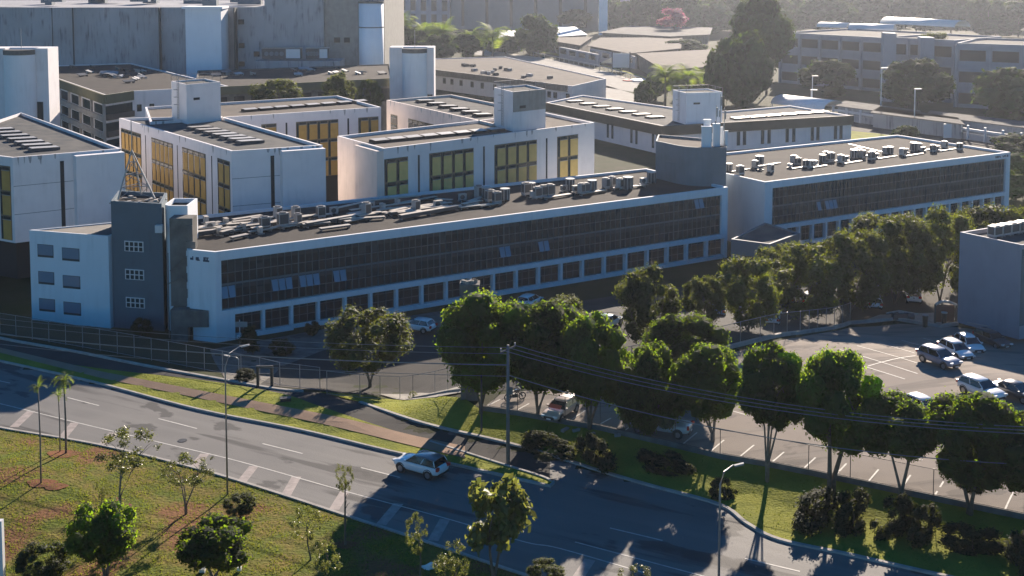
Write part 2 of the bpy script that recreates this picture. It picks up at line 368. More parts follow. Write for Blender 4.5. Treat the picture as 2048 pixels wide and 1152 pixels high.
for a, b in zip(e[:-1], e[1:]): stripe(mb, a, b, .12, .04)
e2 = smooth_line([(1150, 1085), (1300, 1125), (1450, 1165)])
for a, b in zip(e2[:-1], e2[1:]): stripe(mb, a, b, .12, .042)
tag(mb.build('lane_markings', M['paint']), kind='structure')
mb = MB()
for a, b in (((62, 823), (28, 855)), ((150, 846), (122, 880)), ((228, 866), (205, 890)), ((410, 908), (385, 938)), ((508, 933), (482, 966)), ((593, 954), (572, 991)), ((690, 984), (668, 1020)), ((797, 1008), (762, 1050)), ((890, 1039), (866, 1082)), ((1180, 1120), (1150, 1165))):
    stripe(mb, a, b, .75, .034)
tag(mb.build('parking_bars', M['paint2']), kind='structure')
# grass strip between the avenue and the car park, the car park itself and yards
wall_line = [(962, 822), (1035, 832), (1130, 850), (1200, 862), (1350, 897), (1440, 919), (1536, 935), (1700, 968), (1866, 1003), (2048, 1041), (2300, 1096)]
strip = [(640, 786), (740, 792), (860, 797), (930, 800)] + wall_line + [(2300, 1250)] + service_kerb[::-1][1:]
sheet('grass_bank', px(*strip), M['grass'], .1)
lot = wall_line + [(2400, 800), (2150, 710), (2048, 668), (1912, 655), (1800, 648), (1700, 655), (1600, 675), (1520, 692), (1440, 712), (1370, 735), (1200, 760), (1000, 790)]
sheet('car_park', px(*lot), M['asph2'], .03)
yard = [(500, 770), (640, 782), (760, 790), (950, 785), (1000, 782), (1200, 752), (1370, 728), (1440, 703), (1600, 668), (1700, 650), (1800, 640), (1915, 640), (2048, 600), (2300, 560), (2300, 440), (2030, 470), (1600, 560), (1455, 560), (900, 640), (640, 700), (430, 740)]
sheet('yard', px(*yard), M['asph3'], .025)
lawn = avenue_low + [(1400, 1600), (-400, 1600), (-400, 822)]
sheet('lawn', px(*lawn), M['lawn'], .05)
sheet('forecourt', px((420, 700), (640, 660), (900, 620), (900, 650), (650, 700), (560, 735), (520, 770), (450, 760)), M['conc'], .04)
ribbon('kerb', [(1215, 752), (1300, 735), (1440, 702), (1520, 682), (1600, 668), (1700, 648), (1790, 640), (1880, 655), (1915, 650)], .4, .35, M['kerb'])
sheet('pavement', px((1700, 650), (1790, 642), (1880, 652), (1912, 640), (1900, 625), (1760, 630)), M['concl'], .06)
sheet('pavement', px((758, 790), (870, 797), (935, 785), (1000, 778), (990, 770), (900, 780), (840, 788)), M['concl'], .13)
mb = MB()
for a in ([(1058, 808), (1025, 826)], [(1000, 800), (975, 812)], [(1170, 822), (1135, 846)], [(1222, 837), (1186, 857)], [(1262, 852), (1243, 868)], [(1394, 866), (1367, 888)], [(1448, 881), (1423, 902)], [(1508, 891), (1480, 914)], [(1568, 905), (1543, 926)], [(1631, 916), (1604, 941)], [(1693, 928), (1670, 952)], [(1757, 940), (1735, 966)], [(1821, 951), (1805, 975)], [(1887, 964), (1868, 994)], [(1953, 978), (1942, 1005)], [(2026, 986), (2010, 1020)],
          [(1679, 700), (1835, 748)], [(1714, 692), (1835, 727)], [(1756, 686), (1830, 707)], [(1803, 681), (1850, 694)], [(1846, 677), (1866, 682)], [(1724, 732), (1810, 759)], [(1752, 762), (1763, 766)], [(1736, 733), (1831, 712)],
          [(1615, 889), (1665, 897)], [(1680, 883), (1845, 921)], [(1737, 887), (1747, 901)], [(1722, 896), (1740, 888)], [(1760, 891), (1774, 905)], [(1130, 778), (1150, 790)], [(1455, 820), (1490, 830)]):
    stripe(mb, *a, .13, .045)
tag(mb.build('bay_markings', M['paint']), kind='structure')
for nm, pp in (('far_road', [(900, 92), (960, 98), (1100, 118), (1220, 145), (1330, 180), (1290, 188), (1210, 175), (1180, 150), (1080, 128), (900, 102)]), ('far_road', [(1150, 165), (1215, 172), (1290, 195), (1290, 215), (1180, 195)]), ('far_road', [(1560, 215), (2048, 265), (2300, 290), (2300, 330), (1900, 290), (1700, 262)])):
    sheet(nm, [Q(a, b, GZ) for a, b in pp], M['concl'] if pp[0][0] < 1500 else M['asph3'], .05, step=1e4)
for pp in ([(765, 60), (900, 78), (1000, 90), (1150, 112), (1250, 145), (1340, 178), (1330, 165), (1200, 128), (1000, 88), (900, 80), (765, 128)], [(1640, 255), (1700, 262), (1760, 268), (1800, 275), (1700, 285), (1600, 290)]):
    sheet('far_lawn', [Q(a, b, GZ) for a, b in pp], M['grass'], .08, step=1e4)
for cx, cy, rr in ((83, 968, 1.1), (126, 910, 1.3), (110, 975, .9), (690, 1092, .8)):
    c = T(cx, cy); sheet('soil_patch', [c + Vector((rr * (1 + .2 * math.sin(3 * t)) * math.cos(t), rr * .7 * math.sin(t), 0)) for t in [i * .45 for i in range(14)]], M['soil'], .09)
# grass blades over the turf near the camera
def inside(poly, x, y):
    r = np.zeros(len(x), bool); n = len(poly)
    for i in range(n):
        a, b = poly[i], poly[(i + 1) % n]
        c = ((a.y > y) != (b.y > y)) & (x < (b.x - a.x) * (y - a.y) / (b.y - a.y + 1e-9) + a.x); r ^= c
    return r
def blades(name, polypx, n, h, label, box):
    poly = px(*polypx); rg = np.random.default_rng(5)
    x = rg.uniform(box[0], box[1], n); y = rg.uniform(box[2], box[3], n)
    f = np.sin(x * 1.1 + 2 * np.sin(y * .7)) * np.cos(y * 1.3 + x * .4) + rg.normal(0, .6, n)
    k = inside(poly, x, y) & (f > -.2); x = x[k]; y = y[k]; n = len(x); z = terr(x, y) + .1
    a = rg.uniform(0, 2 * np.pi, n); hh = h * rg.uniform(.5, 1.5, n); wd = hh * rg.uniform(.4, .9, n)
    dx = np.cos(a) * wd; dy = np.sin(a) * wd; lx = rg.normal(0, .5, n) * hh; ly = rg.normal(0, .5, n) * hh
    v = np.stack([np.stack([x - dx, y - dy, z - .05], 1), np.stack([x + dx, y + dy, z - .05], 1), np.stack([x + lx, y + ly, z + hh], 1)], 1).reshape(-1, 3)
    me = bpy.data.meshes.new(name); me.from_pydata(v.tolist(), [], [(3 * i, 3 * i + 1, 3 * i + 2) for i in range(n)]); me.update()
    tag(link(name, me, M['blade']), label, 'grass', kind='stuff')
blades('lawn_grass', lawn, 150000, .05, 'rough green and dry grass over the roadside lawn', (-55, 15, 66, 105))
blades('median_grass', median_top + avenue_top[::-1], 80000, .055, 'short yellow green grass on the strip between the roads', (-75, 5, 88, 130))
blades('bank_grass', strip, 90000, .065, 'green grass of the bank below the car park wall', (-20, 60, 76, 118))
# ------------------------------------------------------------------ buildings
def P2(px_, py_, z): v = Q(px_, py_, z); return (v.x, v.y)
def wallframe(parent, p, q, out=0.0):     # local frame on a wall from p to q (2D world points): returns matrix
    p, q = Vector((p[0], p[1], 0)), Vector((q[0], q[1], 0)); u = (q - p).normalized(); n = Vector((u.y, -u.x, 0))
    return p, u, n, (q - p).length
class Wall:                                # collects boxes set against a wall; s along, o outwards, z up (world)
    def __init__(s, p, q):
        s.p, s.u, s.n, s.L = wallframe(None, p, q); s.rz = math.atan2(s.u.y, s.u.x)
        if s.n.dot(-s.p) < 0: s.n = -s.n
    def at(s, a, o, z): v = s.p + s.u * a + s.n * o; return Vector((v.x, v.y, z))
    def box(s, mb, a0, a1, o0, o1, z0, z1): c = s.at((a0 + a1) / 2, (o0 + o1) / 2, (z0 + z1) / 2); mb.box(c, (abs(a1 - a0), abs(o1 - o0), abs(z1 - z0)), s.rz)
    def s_of(s, px_):                      # where column px_ crosses the wall
        d = ray(px_, 400); d = Vector((d.x / d.y, 1)); # x = d.x*y (pitch error negligible along rows)
        a = s.p; u = s.u; return (d.x * a.y - a.x) / (u.x - d.x * u.y)
def put(root, o): o.parent = root; o.matrix_parent_inverse = root.matrix_basis.inverted(); return o
def bld(name, label, cat, p, z=GZ, group=None): return thing(name, label, cat, (p[0], p[1], z), 0, group)
def part(mb, name, m, root, smooth=False):
    o = mb.build(name, m, None, smooth); off = Vector(root.location) if root.parent is None else Vector(root.get('_o', (0, 0, 0)))
    o.data.transform(Matrix.Translation(-root_origin(root))); o.parent = root; return o
def root_origin(o):
    v = Vector(o.location)
    while o.parent: o = o.parent; v += Vector(o.location)
    return v
def parapet(mb, poly, z, h=.35, t=.3):
    n = len(poly); ar = sum(poly[i][0] * poly[(i + 1) % n][1] - poly[(i + 1) % n][0] * poly[i][1] for i in range(n))
    pl = [Vector(p).to_2d() if not isinstance(p, Vector) else p for p in (poly if ar > 0 else poly[::-1])]
    inn = []
    for i in range(n):
        a, b, c = Vector(pl[i - 1]), Vector(pl[i]), Vector(pl[(i + 1) % n]); d1 = (b - a).normalized(); d2 = (c - b).normalized()
        n1 = Vector((-d1.y, d1.x)); n2 = Vector((-d2.y, d2.x)); m_ = (n1 + n2); m_ = m_ / max(.4, m_.dot(n1)) ; inn.append(b + m_ * t)
    vs = [(p[0], p[1], z) for p in pl] + [(p[0], p[1], z + h) for p in pl] + [(p[0], p[1], z + h) for p in inn] + [(p[0], p[1], z) for p in inn]
    fs = []
    for i in range(n):
        j = (i + 1) % n
        fs += [(i, j, n + j, n + i), (n + i, n + j, 2 * n + j, 2 * n + i), (2 * n + i, 2 * n + j, 3 * n + j, 3 * n + i)]
    mb.add(vs, fs); return inn
def shell(root, poly, z0, zr, mw, mr, par=.4, t=.3):
    mb = MB(); mb.prism(poly, z0, zr - par, True, True); inn = parapet(mb, poly, zr - par, par, t)
    part(mb, 'wall', mw, root)
    rf = MB(); rf.add([(p[0], p[1], zr - par + .02) for p in inn], [tuple(range(len(inn)))]); return part(rf, 'roof', mr, root)
# ---- long office building with the glass facade
def office(label, A, B, depth, C, zr, g0, g1, bays, opens, name='office_building', sign=None):
    A, B = Vector(A), Vector(B); u = (B - A).normalized(); v = Vector((-u.y, u.x))
    if v.y < 0: v = -v
    root = bld(name, label, 'office building', A)
    poly = [A, B, B + v * depth] + ([C + v * (depth - 1), C] if C is not None else [A + v * depth])
    W = Wall(A, B); L = W.L; Hh = zr - GZ; zb = GZ + 3.45; zt = zr - 1.05
    inner = [A + v * .9, B + v * .9, B + v * depth] + ([C + v * (depth - 1), C, A + v * .0] if C is not None else [A + v * depth])
    mb = MB(); mb.prism([p for p in inner], GZ - 1, zr - .4)
    # facade frame standing proud of the glass
    W.box(mb, 0, L, -.9, 0, zt, zr - .4); W.box(mb, 0, L, -.9, 0, zb - .6, zb)
    W.box(mb, 0, g0, -.9, 0, zb, zt); W.box(mb, g1, L, -.9, 0, zb, zt)
    W.box(mb, 0, bays[0], -.9, 0, GZ - 1, zb - .6)
    pw = .32
    for i, b in enumerate(bays[1:-1] if C is not None else bays): W.box(mb, b - pw / 2, b + pw / 2, -.9, 0, GZ - 1, zb - .6)
    W.box(mb, bays[-1], L, -.9, 0, GZ - 1, zb - .6)
    parapet(mb, [tuple(p) for p in poly], zr - .4, .4, .35)
    part(mb, 'wall', M['white'], root)
    inn = MB(); pp = parapet(inn, [tuple(p) for p in poly], 0, .1, .35)
    rf = MB(); rf.add([(p[0], p[1], zr - .37) for p in pp], [tuple(range(len(pp)))]); part(rf, 'roof', M['roof'], root)
    # glazing
    mid = (zb + zt) / 2
    for z0, z1 in ((zb, mid), (mid, zt)):
        g = MB(); W.box(g, g0 + .02, g1 - .02, -.62, -.5, z0, z1); gw = part(g, 'glazing', M['glass'], root)
        fr = MB(); n = int(round((g1 - g0) / .83))
        for k in range(n + 1):
            s_ = g0 + .03 + (g1 - g0 - .06) * k / n; big = .12 if k % 11 == 0 else .055
            W.box(fr, s_ - big / 2, s_ + big / 2, -.5, -.38, z0 + .02, z1 - .02)
        for zz, th in ((z0 + .06, .1), (z0 + 1.25, .07), (z1 - .06, .1)): W.box(fr, g0 + .03, g1 - .03, -.497, -.40, zz - th / 2, zz + th / 2)
        part(fr, 'mullion_grid', M['mull'], root)
        sp = MB(); W.box(sp, g0 + .03, g1 - .03, -.5, -.46, z1 - .62, z1 - .12); part(sp, 'spandrel', M['span'], root)
    rnd = random.Random(3)
    for k in range(26):
        bl = MB()                      # blinds and papered panes behind the glass line
        s_ = g0 + .83 * (int(rnd.uniform(0, (g1 - g0) / .83 - 1))); z0 = rnd.choice([zb, mid]) + 1.3
        W.box(bl, s_ + .08, s_ + .78, -.499, -.49, z0, z0 + rnd.uniform(.5, 1.2))
        part(bl, 'blind', M['span'], root)
    for s_, row in opens:
        k = round((s_ - g0) / .83); s0 = g0 + k * .83; z0 = (zb, mid)[row] + 1.3; h = 1.3
        ob = MB(); c = W.at(s0 + .41, -.2, z0 + h / 2); ob.box(c, (.70, .04, h), W.rz, rx=-.33)
        part(ob, 'open_window', M['glassw'], root)
    # ground floor windows
    bs = bays
    for i in range(len(bs) - 1):
        a, b = bs[i] + pw / 2, bs[i + 1] - pw / 2
        wz0, wz1 = GZ + .5, zb - .62
        g = MB(); W.box(g, a, b, -.75, -.7, wz0, wz1); wn = part(g, 'window', M['glass'], root)
        f = MB(); n = 3
        for k in range(n + 1): s_ = a + (b - a) * k / n; W.box(f, s_ - .035, s_ + .035, -.7, -.64, wz0, wz1)
        for zz in (wz0 + .04, wz0 + .95, wz1 - .45): W.box(f, a, b, -.7, -.645, zz - .03, zz + .03)
        fo = f.build('window_frame', M['mull']); fo.data.transform(Matrix.Translation(-Vector(root.location))); fo.parent = wn
    lw = MB()
    for i in range(len(bs) - 1):
        if i % 7 != 2: W.box(lw, bs[i] + pw / 2, bs[i + 1] - pw / 2, -.9, -.02, GZ - 1, GZ + .49)
        else: W.box(lw, bs[i] + pw / 2, bs[i + 1] - pw / 2, -.9, -.6, GZ - 1, GZ + .49)
    part(lw, 'low_wall', M['white'], root)
    if sign:
        sg = MB(); rs = random.Random(4); a = sign[0]
        for k in range(sign[2]):
            wd = (sign[1] - sign[0]) / sign[2]; hh = .36
            if k in sign[3]: a += wd; continue
            W.box(sg, a, a + wd * .25, 0, .05, sign[4], sign[4] + hh); W.box(sg, a + wd * .25, a + wd * .75, 0, .05, sign[4] + hh * rs.choice([.0, .4, .75]), sign[4] + hh * rs.choice([.55, .9, 1])); a += wd
        part(sg, 'sign_lettering', M['signk'], root)
    return root, W, u, v
ZR = 8.1
A1, B1 = Vector(P2(430, 504, ZR)), Vector(P2(1456, 374, ZR)); C1 = Vector(P2(377, 499, ZR))
W0 = Wall(A1, B1)
bay1 = [W0.s_of(x) for x in (466, 524, 581, 635, 689, 741, 793, 844, 893, 941, 988, 1034, 1079, 1124, 1167, 1211, 1254, 1297, 1337, 1376, 1416)] + [W0.L - .5]
op1 = [(W0.s_of(x), r) for x, r in ((447, 0), (460, 0), (541, 0), (555, 0), (569, 0), (597, 0), (611, 0), (625, 0), (670, 0), (683, 0), (1005, 0), (1016, 0), (1083, 0), (1095, 0), (1394, 1), (1403, 1))]
office1, W1, U, V = office('long white office building with dark glass facade left of the curved grey tower', A1, B1, 18.5, C1, ZR, W0.s_of(440), W0.s_of(1444), bay1, op1)
sg = MB(); We = Wall(C1, A1)
for a, b, z0, z1 in ((.2, .5, .0, .22), (.45, .55, 0, .4), (.85, 1.2, .0, .35), (.95, 1.3, -.05, .1), (1.75, 2.0, 0, .42), (2.1, 2.25, .0, .4), (1.8, 2.35, .32, .42), (1.7, 2.4, -.08, .1)): We.box(sg, a * 1.1, b * 1.1, 0, .05, ZR - 1.1 + z0, ZR - 1.1 + z1)
part(sg, 'sign_lettering', M['signk'], office1)
A2, B2 = Vector(P2(1530, 364, ZR)), Vector(P2(2021, 304, ZR)); W0 = Wall(A2, B2)
n2 = 19; s0 = W0.s_of(1545); s1 = W0.s_of(2010)
op2 = [(W0.s_of(x), 0) for x in (1640, 1649, 1658, 1667)]
office2, W2, _, _ = office('white office building with dark glass facade right of the curved grey tower', A2, B2, 24, None, ZR, s0, s1, [s0 + (s1 - s0) * i / n2 for i in range(n2 + 1)], op2, sign=(W0.s_of(1988), W0.s_of(2014), 9, (4,), ZR - .75))
# cladding line of entrance block between the two
e = bld('entrance_block', 'low flat roofed grey entrance block between the two glass facades', 'building', P2(1457, 500, GZ))
pe = [P2(1462, 478, 2.6), P2(1540, 488, 2.6), P2(1600, 466, 2.6), P2(1530, 445, 2.6)]
shell(e, pe, GZ, 2.6, M['grey2'], M['roofl'], .2); we = Wall(pe[0], pe[1]); d_ = MB(); we.box(d_, 1.6, 4.2, 0, .05, GZ, .6); part(d_, 'doorway', M['dark'], e)
# ---- grey stair tower and its neighbours
tg = bld('stair_tower', 'tall slate grey stair tower with three white framed windows at the left end', 'tower', P2(228, 655, GZ))
tp, tq = Vector(P2(228, 655, GZ)), Vector(P2(329, 663, GZ)); ztop = zat(Vector((tp.x, tp.y, 0)), 402)
bk = Vector((-1.2, 6.5)); mb = MB(); tpoly = [tp, tq, tq + bk, tp + bk]; shell(tg, tpoly, GZ - .5, ztop, M['grey'], M['roof'], .5)
wt = Wall(tp, tq)
for py in (490, 546, 602):
    zc = zat(tp.to_3d(), py); f = MB(); a0, a1 = wt.s_of(247), wt.s_of(285); wt.box(f, a0, a1, 0, .06, zc - .6, zc + .6); fo = part(f, 'window', M['frame'], tg)
    g = MB(); n = 4; cw = (a1 - a0 - .1) / 4
    for i in range(4):
        for j in (0, 1): wt.box(g, a0 + .13 + i * cw, a0 + i * cw + cw - .03, .06, .075, zc - .52 + j * .56, zc - .08 + j * .56)
    go = g.build('pane', M['glass']); go.data.transform(Matrix.Translation(-Vector(tg.location))); go.parent = fo
ws = bld('white_service_shaft', 'narrow white shaft with rounded corner against the slate grey stair tower', 'tower', P2(329, 663, GZ))
z2 = zat(tq.to_3d(), 412); cx0 = tq + Vector((.05, .15)); r_ = 1.2
poly = [cx0 + Vector((0, 1.2))] + [cx0 + Vector((r_ - r_ * math.cos(t), 1.2 - r_ * math.sin(t))) for t in [i * math.pi / 2 / 6 for i in range(7)]]
ex = xat(377, tq.y, 5); poly += [Vector((ex, tq.y + .15)), Vector((ex, tq.y + 4.5)), cx0 + Vector((0, 4.5))]
poly = [poly[0]] + poly[2:]
shell(ws, poly, GZ - .5, z2, M['white'], M['roof'], .5, .2)
b_ = MB(); b_.box((xat(321, tq.y, 8), tq.y - .35, zat(tq.to_3d(), 456)), (.8, .6, .85)); part(b_, 'meter_box', M['frame'], ws)
cs = bld('concrete_stair_shaft', 'weathered brown concrete stair shaft with fallen cladding beside the long white building', 'tower', P2(340, 672, GZ))
cy = tq.y - 2.2; x0, x1 = xat(341, cy, 5), xat(387, cy, 5); zt_ = zat(Vector((0, cy, 0)), 437); zl = zat(Vector((0, cy, 0)), 612)
mb = MB(); mb.span(x0, x1, cy, cy + 2.0, zl, zt_); mb.span(x0 + .2, x1 - .5, cy - .01 + .2, cy + 1.9, GZ - 1, zl)
part(mb, 'wall', M['conc'], cs)
mb = MB()
for k in range(5):
    z_ = zl + (zt_ - zl) * (.1 + .18 * k); mb.span(x1 - .75, x1 + (.35 if k % 2 else .05), cy - .25, cy - .01, z_, z_ + 1.0)
mb.tube([(x0, cy - .15, zl + 4), (x0 + 1.6, cy - .3, zl + 5.5), (x1, cy - .2, zl + 5.9)], .05); mb.tube([(x0 - .3, cy - .1, zl + 2.5), (x0 + 1.3, cy - .3, zl + 3.3), (x1, cy - .2, zl + 2.7)], .06)
part(mb, 'loose_cladding', M['conc'], cs)
mb = MB()
mb.tube([(x0 - .25, cy - .1, GZ), (x0 - .2, cy - .1, zl + 6)], .06, 6); part(mb, 'drain_pipe', M['pole'], cs)
gw = bld('concrete_garage_wall', 'low brown grey concrete garage wall with dark opening at the foot of the stair shaft', 'wall', P2(345, 690, GZ))
cy2 = cy - .6; xa, xb, xc = xat(347, cy2, 0), xat(381, cy2, 0), xat(422, cy2, 0); zA, zB = zat(Vector((0, cy2, 0)), 614), zat(Vector((0, cy2, 0)), 648)
mb = MB(); mb.span(xa, xb, cy2 - 1.2, cy2, GZ - 1, zA); mb.span(xb, xc, cy2 - 1.2, cy2, zB, zA - .1); part(mb, 'wall', M['conc'], gw)
mb = MB(); mb.span(xb, xat(435, cy2, 0), cy2 - .3, cy2 - .25, GZ - 1, zB); part(mb, 'opening', M['dark'], gw)
# ---- white annex
an = bld('white_annex', 'white three storey annex with six small windows and corrugated roof at the far left', 'building', P2(64, 641, GZ))
a_, b_ = Vector(P2(64, 641, GZ)), Vector(P2(221, 657, GZ)); zt1 = zat(a_.to_3d(), 460); v_ = (V * 9)
mb = MB(); c_b = Vector(P2(240, 443, zt1)); apoly = [a_, b_, b_ + Vector((.8, 2.5)), c_b]; mb.prism(apoly, GZ - .5, zt1 - .3); parapet(mb, [tuple(p) for p in apoly], zt1 - .3, .3, .2); part(mb, 'wall', M['white'], an)
rf = MB(); ce = (a_ + b_ + c_b) / 3; rf.add([(*(ce + (p - ce) * .95), zt1 - .12 + h_) for p, h_ in zip(apoly, (0, 0, 0, .0))], [(0, 1, 2, 3)]); part(rf, 'roof', M['tin'], an)
wa = Wall(a_, b_)
for cpx, rows in (((73, 103), (500, 554, 608)), ((122, 155), (507, 562, 615))):
    for py in rows:
        zc = zat(a_.lerp(b_, (cpx[0] - 64) / 157).to_3d(), py); g = MB(); a0, a1 = wa.s_of(cpx[0]), wa.s_of(cpx[1])
        f = MB(); wa.box(f, a0 - .06, a1 + .06, 0, .025, zc - .75, zc + .75); fo = part(f, 'window', M['span'], an)
        wa.box(g, a0, a1, .025, .035, zc - .5, zc + .7); go = g.build('pane', M['glassw']); go.data.transform(Matrix.Translation(-Vector(an.location))); go.parent = fo
tw = bld('lattice_mast', 'steel three legged lattice mast standing on the slate grey stair tower', 'mast', (tp.x + .5, tp.y + 2), ztop)
L0 = Vector((xat(232, tp.y, 12), tp.y + .8, ztop)); R0 = Vector((xat(302, tp.y, 12), tp.y + 1.5, ztop)); K0 = Vector((xat(262, tp.y, 12), tp.y + 4, ztop)); ap = Vector((xat(264, tp.y + 2, 17), tp.y + 2, zat(Vector((0, tp.y + 2, 0)), 300)))
for a in (L0, R0, K0): mb = MB(); mb.tube([a, ap], [.11, .07], 6); part(mb, 'mast_leg', M['acw'], tw)
mb = MB()
for t in (.25, .5, .75):
    q = [a.lerp(ap, t) for a in (L0, R0, K0)]
    for i in range(3): mb.tube([q[i], q[(i + 1) % 3]], .045, 5); mb.tube([q[i], [L0, R0, K0][(i + 1) % 3].lerp(ap, t - .24)], .035, 5)
part(mb, 'brace', M['steel'], tw)
mb = MB(); mb.tube([ap, ap + Vector((0, 0, 3.4))], .05, 6); part(mb, 'antenna', M['steel'], tw)
rr = random.Random(2)
for k in range(9):
    mb = MB(); c = tp.lerp(tq, rr.uniform(.1, .9)) + Vector((-.6, rr.uniform(.8, 4.5))); mb.box((0, 0, .12), (rr.uniform(.6, 1.8), .3, .12), ry=rr.uniform(-.1, .1)); mb.box((.2, .1, .25), (.4, .5, .2), rz=.5)
    o = mb.build('roof_debris', M['duct']); o.location = (c.x, c.y, ztop - .48); o.rotation_euler.z = rr.uniform(-.3, .3); tag(o, 'pale boards and scrap lying on the roof of the slate grey stair tower', 'scrap', 'scrap on the stair tower roof')
# ---- yellow-bay blocks
ZY, ZY0 = 14.5, 3.3
def bays_on(root, W, z0, z1, runs, my, pat=None):
    for a, b in runs:
        if b - a < .3: continue
        mb = MB(); W.box(mb, a, b, 0, .06, z0, z1); bo = part(mb, 'window_bay', M['bay'], root)
        n = max(1, int(round((b - a) / 1.9))); w_ = (b - a) / n; g = MB(); p = MB(); d = MB()
        nf = 3; fh = (z1 - z0) / nf
        for i in range(n):
            for k in range(nf):
                zz = z0 + k * fh; s0 = a + i * w_
                W.box(p, s0 + w_ * .24, s0 + w_ * .97, .06, .12, zz + .04, zz + fh - .62)
                W.box(g, s0 + w_ * .06, s0 + w_ * .24, .06, .10, zz + .12, zz + fh - .2)
                W.box(g, s0 + w_ * .30, s0 + w_ * .92, .06, .11, zz + fh - .5, zz + fh - .15)
                W.box(d, s0 + w_ * .25, s0 + w_ * .97, .12, .22, zz + fh - .61, zz + fh - .54)
        for mb2, nm, mm in ((p, 'panel', my), (g, 'pane', M['glass']), (d, 'sill', M['steel'])):
            o = mb2.build(nm, mm); o.data.transform(Matrix.Translation(-Vector(root.location))); o.parent = bo
def block(label, corners, name='campus_block', mw='white2', mr='roofl', notch=None, pil=True, group='white campus blocks with yellow window bays'):
    pts = [P2(a, b, ZY) for a, b in corners]; root = bld(name, label, 'building', pts[1], GZ, group)
    shell(root, pts, ZY0, ZY, M[mw], M[mr], .45, .35)
    mb = MB(); cx = sum(p[0] for p in pts) / 4; cy = sum(p[1] for p in pts) / 4
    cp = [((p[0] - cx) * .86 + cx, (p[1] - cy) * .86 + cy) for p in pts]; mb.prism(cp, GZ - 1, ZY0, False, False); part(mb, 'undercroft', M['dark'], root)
    return root, pts
def slits(root, W, cols, z0, z1, wd=.22):
    mb = MB()
    for c in cols: W.box(mb, c - wd / 2, c + wd / 2, 0, .03, z0, z1)
    part(mb, 'slot', M['dark'], root)
def line(root, W, zs, m='span'):
    mb = MB()
    for z in zs: W.box(mb, .02, W.L - .02, 0, .012, z, z + .05)
    part(mb, 'joint', M[m], root)
def notch(root, W, a0, a1, z0, z1, d=.9):       # projecting halves either side of a recess
    mb = MB(); W.box(mb, a0, a1, 0, d, z0, z1); return part(mb, 'end_bay', M['white2'], root)
def mould(root, W, n, ztop, seed, m='conc', dmax=1.6):
    rg = random.Random(seed)
    for k in range(n):
        a = rg.uniform(.1, W.L - .3); mb = MB(); p = []; w0 = rg.uniform(.12, .5); h = rg.uniform(.25, dmax)
        for t in range(7): p.append((a + w0 * t / 6, ztop - (h * math.sin(math.pi * (t + .3) / 6.6) * rg.uniform(.5, 1) if 0 < t < 6 else 0)))
        vs = [W.at(x, .013, z) for x, z in p]; mb.add(vs, [tuple(range(7))]); part(mb, 'mould_stain', M['mould'], root)
M['tank'] = mat('white_tank', (.88, .89, .92), .7, (.8, .81, .84), .2, .3, streak=.1)
M['mould'] = mat('mould', (.25, .25, .25), .9, (.45, .44, .44), 3, .4, spec=.1)
# A: far left
rA, pA = block('white block with yellow bays cut by the left edge of the picture', [(-160, 293), (25, 315), (242, 297), (42, 225)])
rA_e = Wall(pA[1], pA[2]); notch(rA, rA_e, rA_e.s_of(148), rA_e.L, ZY0, ZY - .3, 1.6); line(rA, rA_e, [7, 10.7]); slits(rA, rA_e, [rA_e.s_of(126)], ZY0, ZY - 1, .5)
wA = Wall(pA[0], pA[1]); bays_on(rA, wA, ZY0 + .3, ZY - 1.2, [(wA.L - 2.6, wA.L - .5), (wA.L - 8, wA.L - 4)], M['yellow'])
# B
rB, pB = block('white block with ochre window bays and a boxy roof room behind the lattice mast', [(238, 236), (463, 302), (645, 290), (440, 232)])
wB = Wall(pB[0], pB[1]); bays_on(rB, wB, ZY0, ZY - 1.5, [(wB.s_of(246), wB.s_of(285)), (wB.s_of(306), wB.s_of(348)), (wB.s_of(367), wB.s_of(413)), (wB.s_of(437), wB.s_of(461))], M['yellow'])
slits(rB, wB, [wB.s_of(x) for x in (294, 357, 425)], ZY0, ZY - 1.5, .25)
eB = Wall(pB[1], pB[2]); notch(rB, eB, eB.s_of(561), eB.L, ZY0, ZY - .3, 1.4); line(rB, eB, [7, 10.7]); slits(rB, eB, [eB.s_of(546)], ZY0, ZY - 1, .5)
# C
rC, pC = block('white block with ochre window bays behind and between the two nearer roof boxes', [(300, 244), (512, 229), (762, 214), (675, 191), (250, 212)][0:1] + [(762, 214), (675, 191), (290, 214)], mr='rooft')
wC = Wall(pC[0], pC[1]); bays_on(rC, wC, ZY0, ZY - 1.6, [(wC.s_of(a), wC.s_of(b)) for a, b in ((440, 470), (525, 555), (594, 678), (718, 758))], M['yellow']); slits(rC, wC, [wC.s_of(x) for x in (575, 698)], ZY0, ZY - 1.6, .3)
# D
rD, pD = block('pinkish white block with pale yellow bays right behind the long roof', [(675, 272), (767, 297), (1189, 245), (1092, 225)], mr='rooft')
eD = Wall(pD[0], pD[1]); line(rD, eD, [7.6]); slits(rD, eD, [eD.s_of(716)], ZY0, ZY - 1.2, .8)
mb = MB(); eD.box(mb, 0, eD.L, 0, .015, ZY0, ZY - .02); part(mb, 'end_wall', M['pink'], rD)
mb = MB(); eD.box(mb, eD.s_of(723), eD.L, .015, 1.0, ZY0, ZY - .3); part(mb, 'end_bay', M['pink'], rD)
wD = Wall(pD[1], pD[2]); bays_on(rD, wD, ZY0, ZY - 1.5, [(wD.s_of(a), wD.s_of(b)) for a, b in ((769, 816), (859, 947), (989, 1073), (1114, 1155))], M['yellow2']); slits(rD, wD, [wD.s_of(x) for x in (838, 968, 1093)], ZY0, ZY - 1.5, .3)
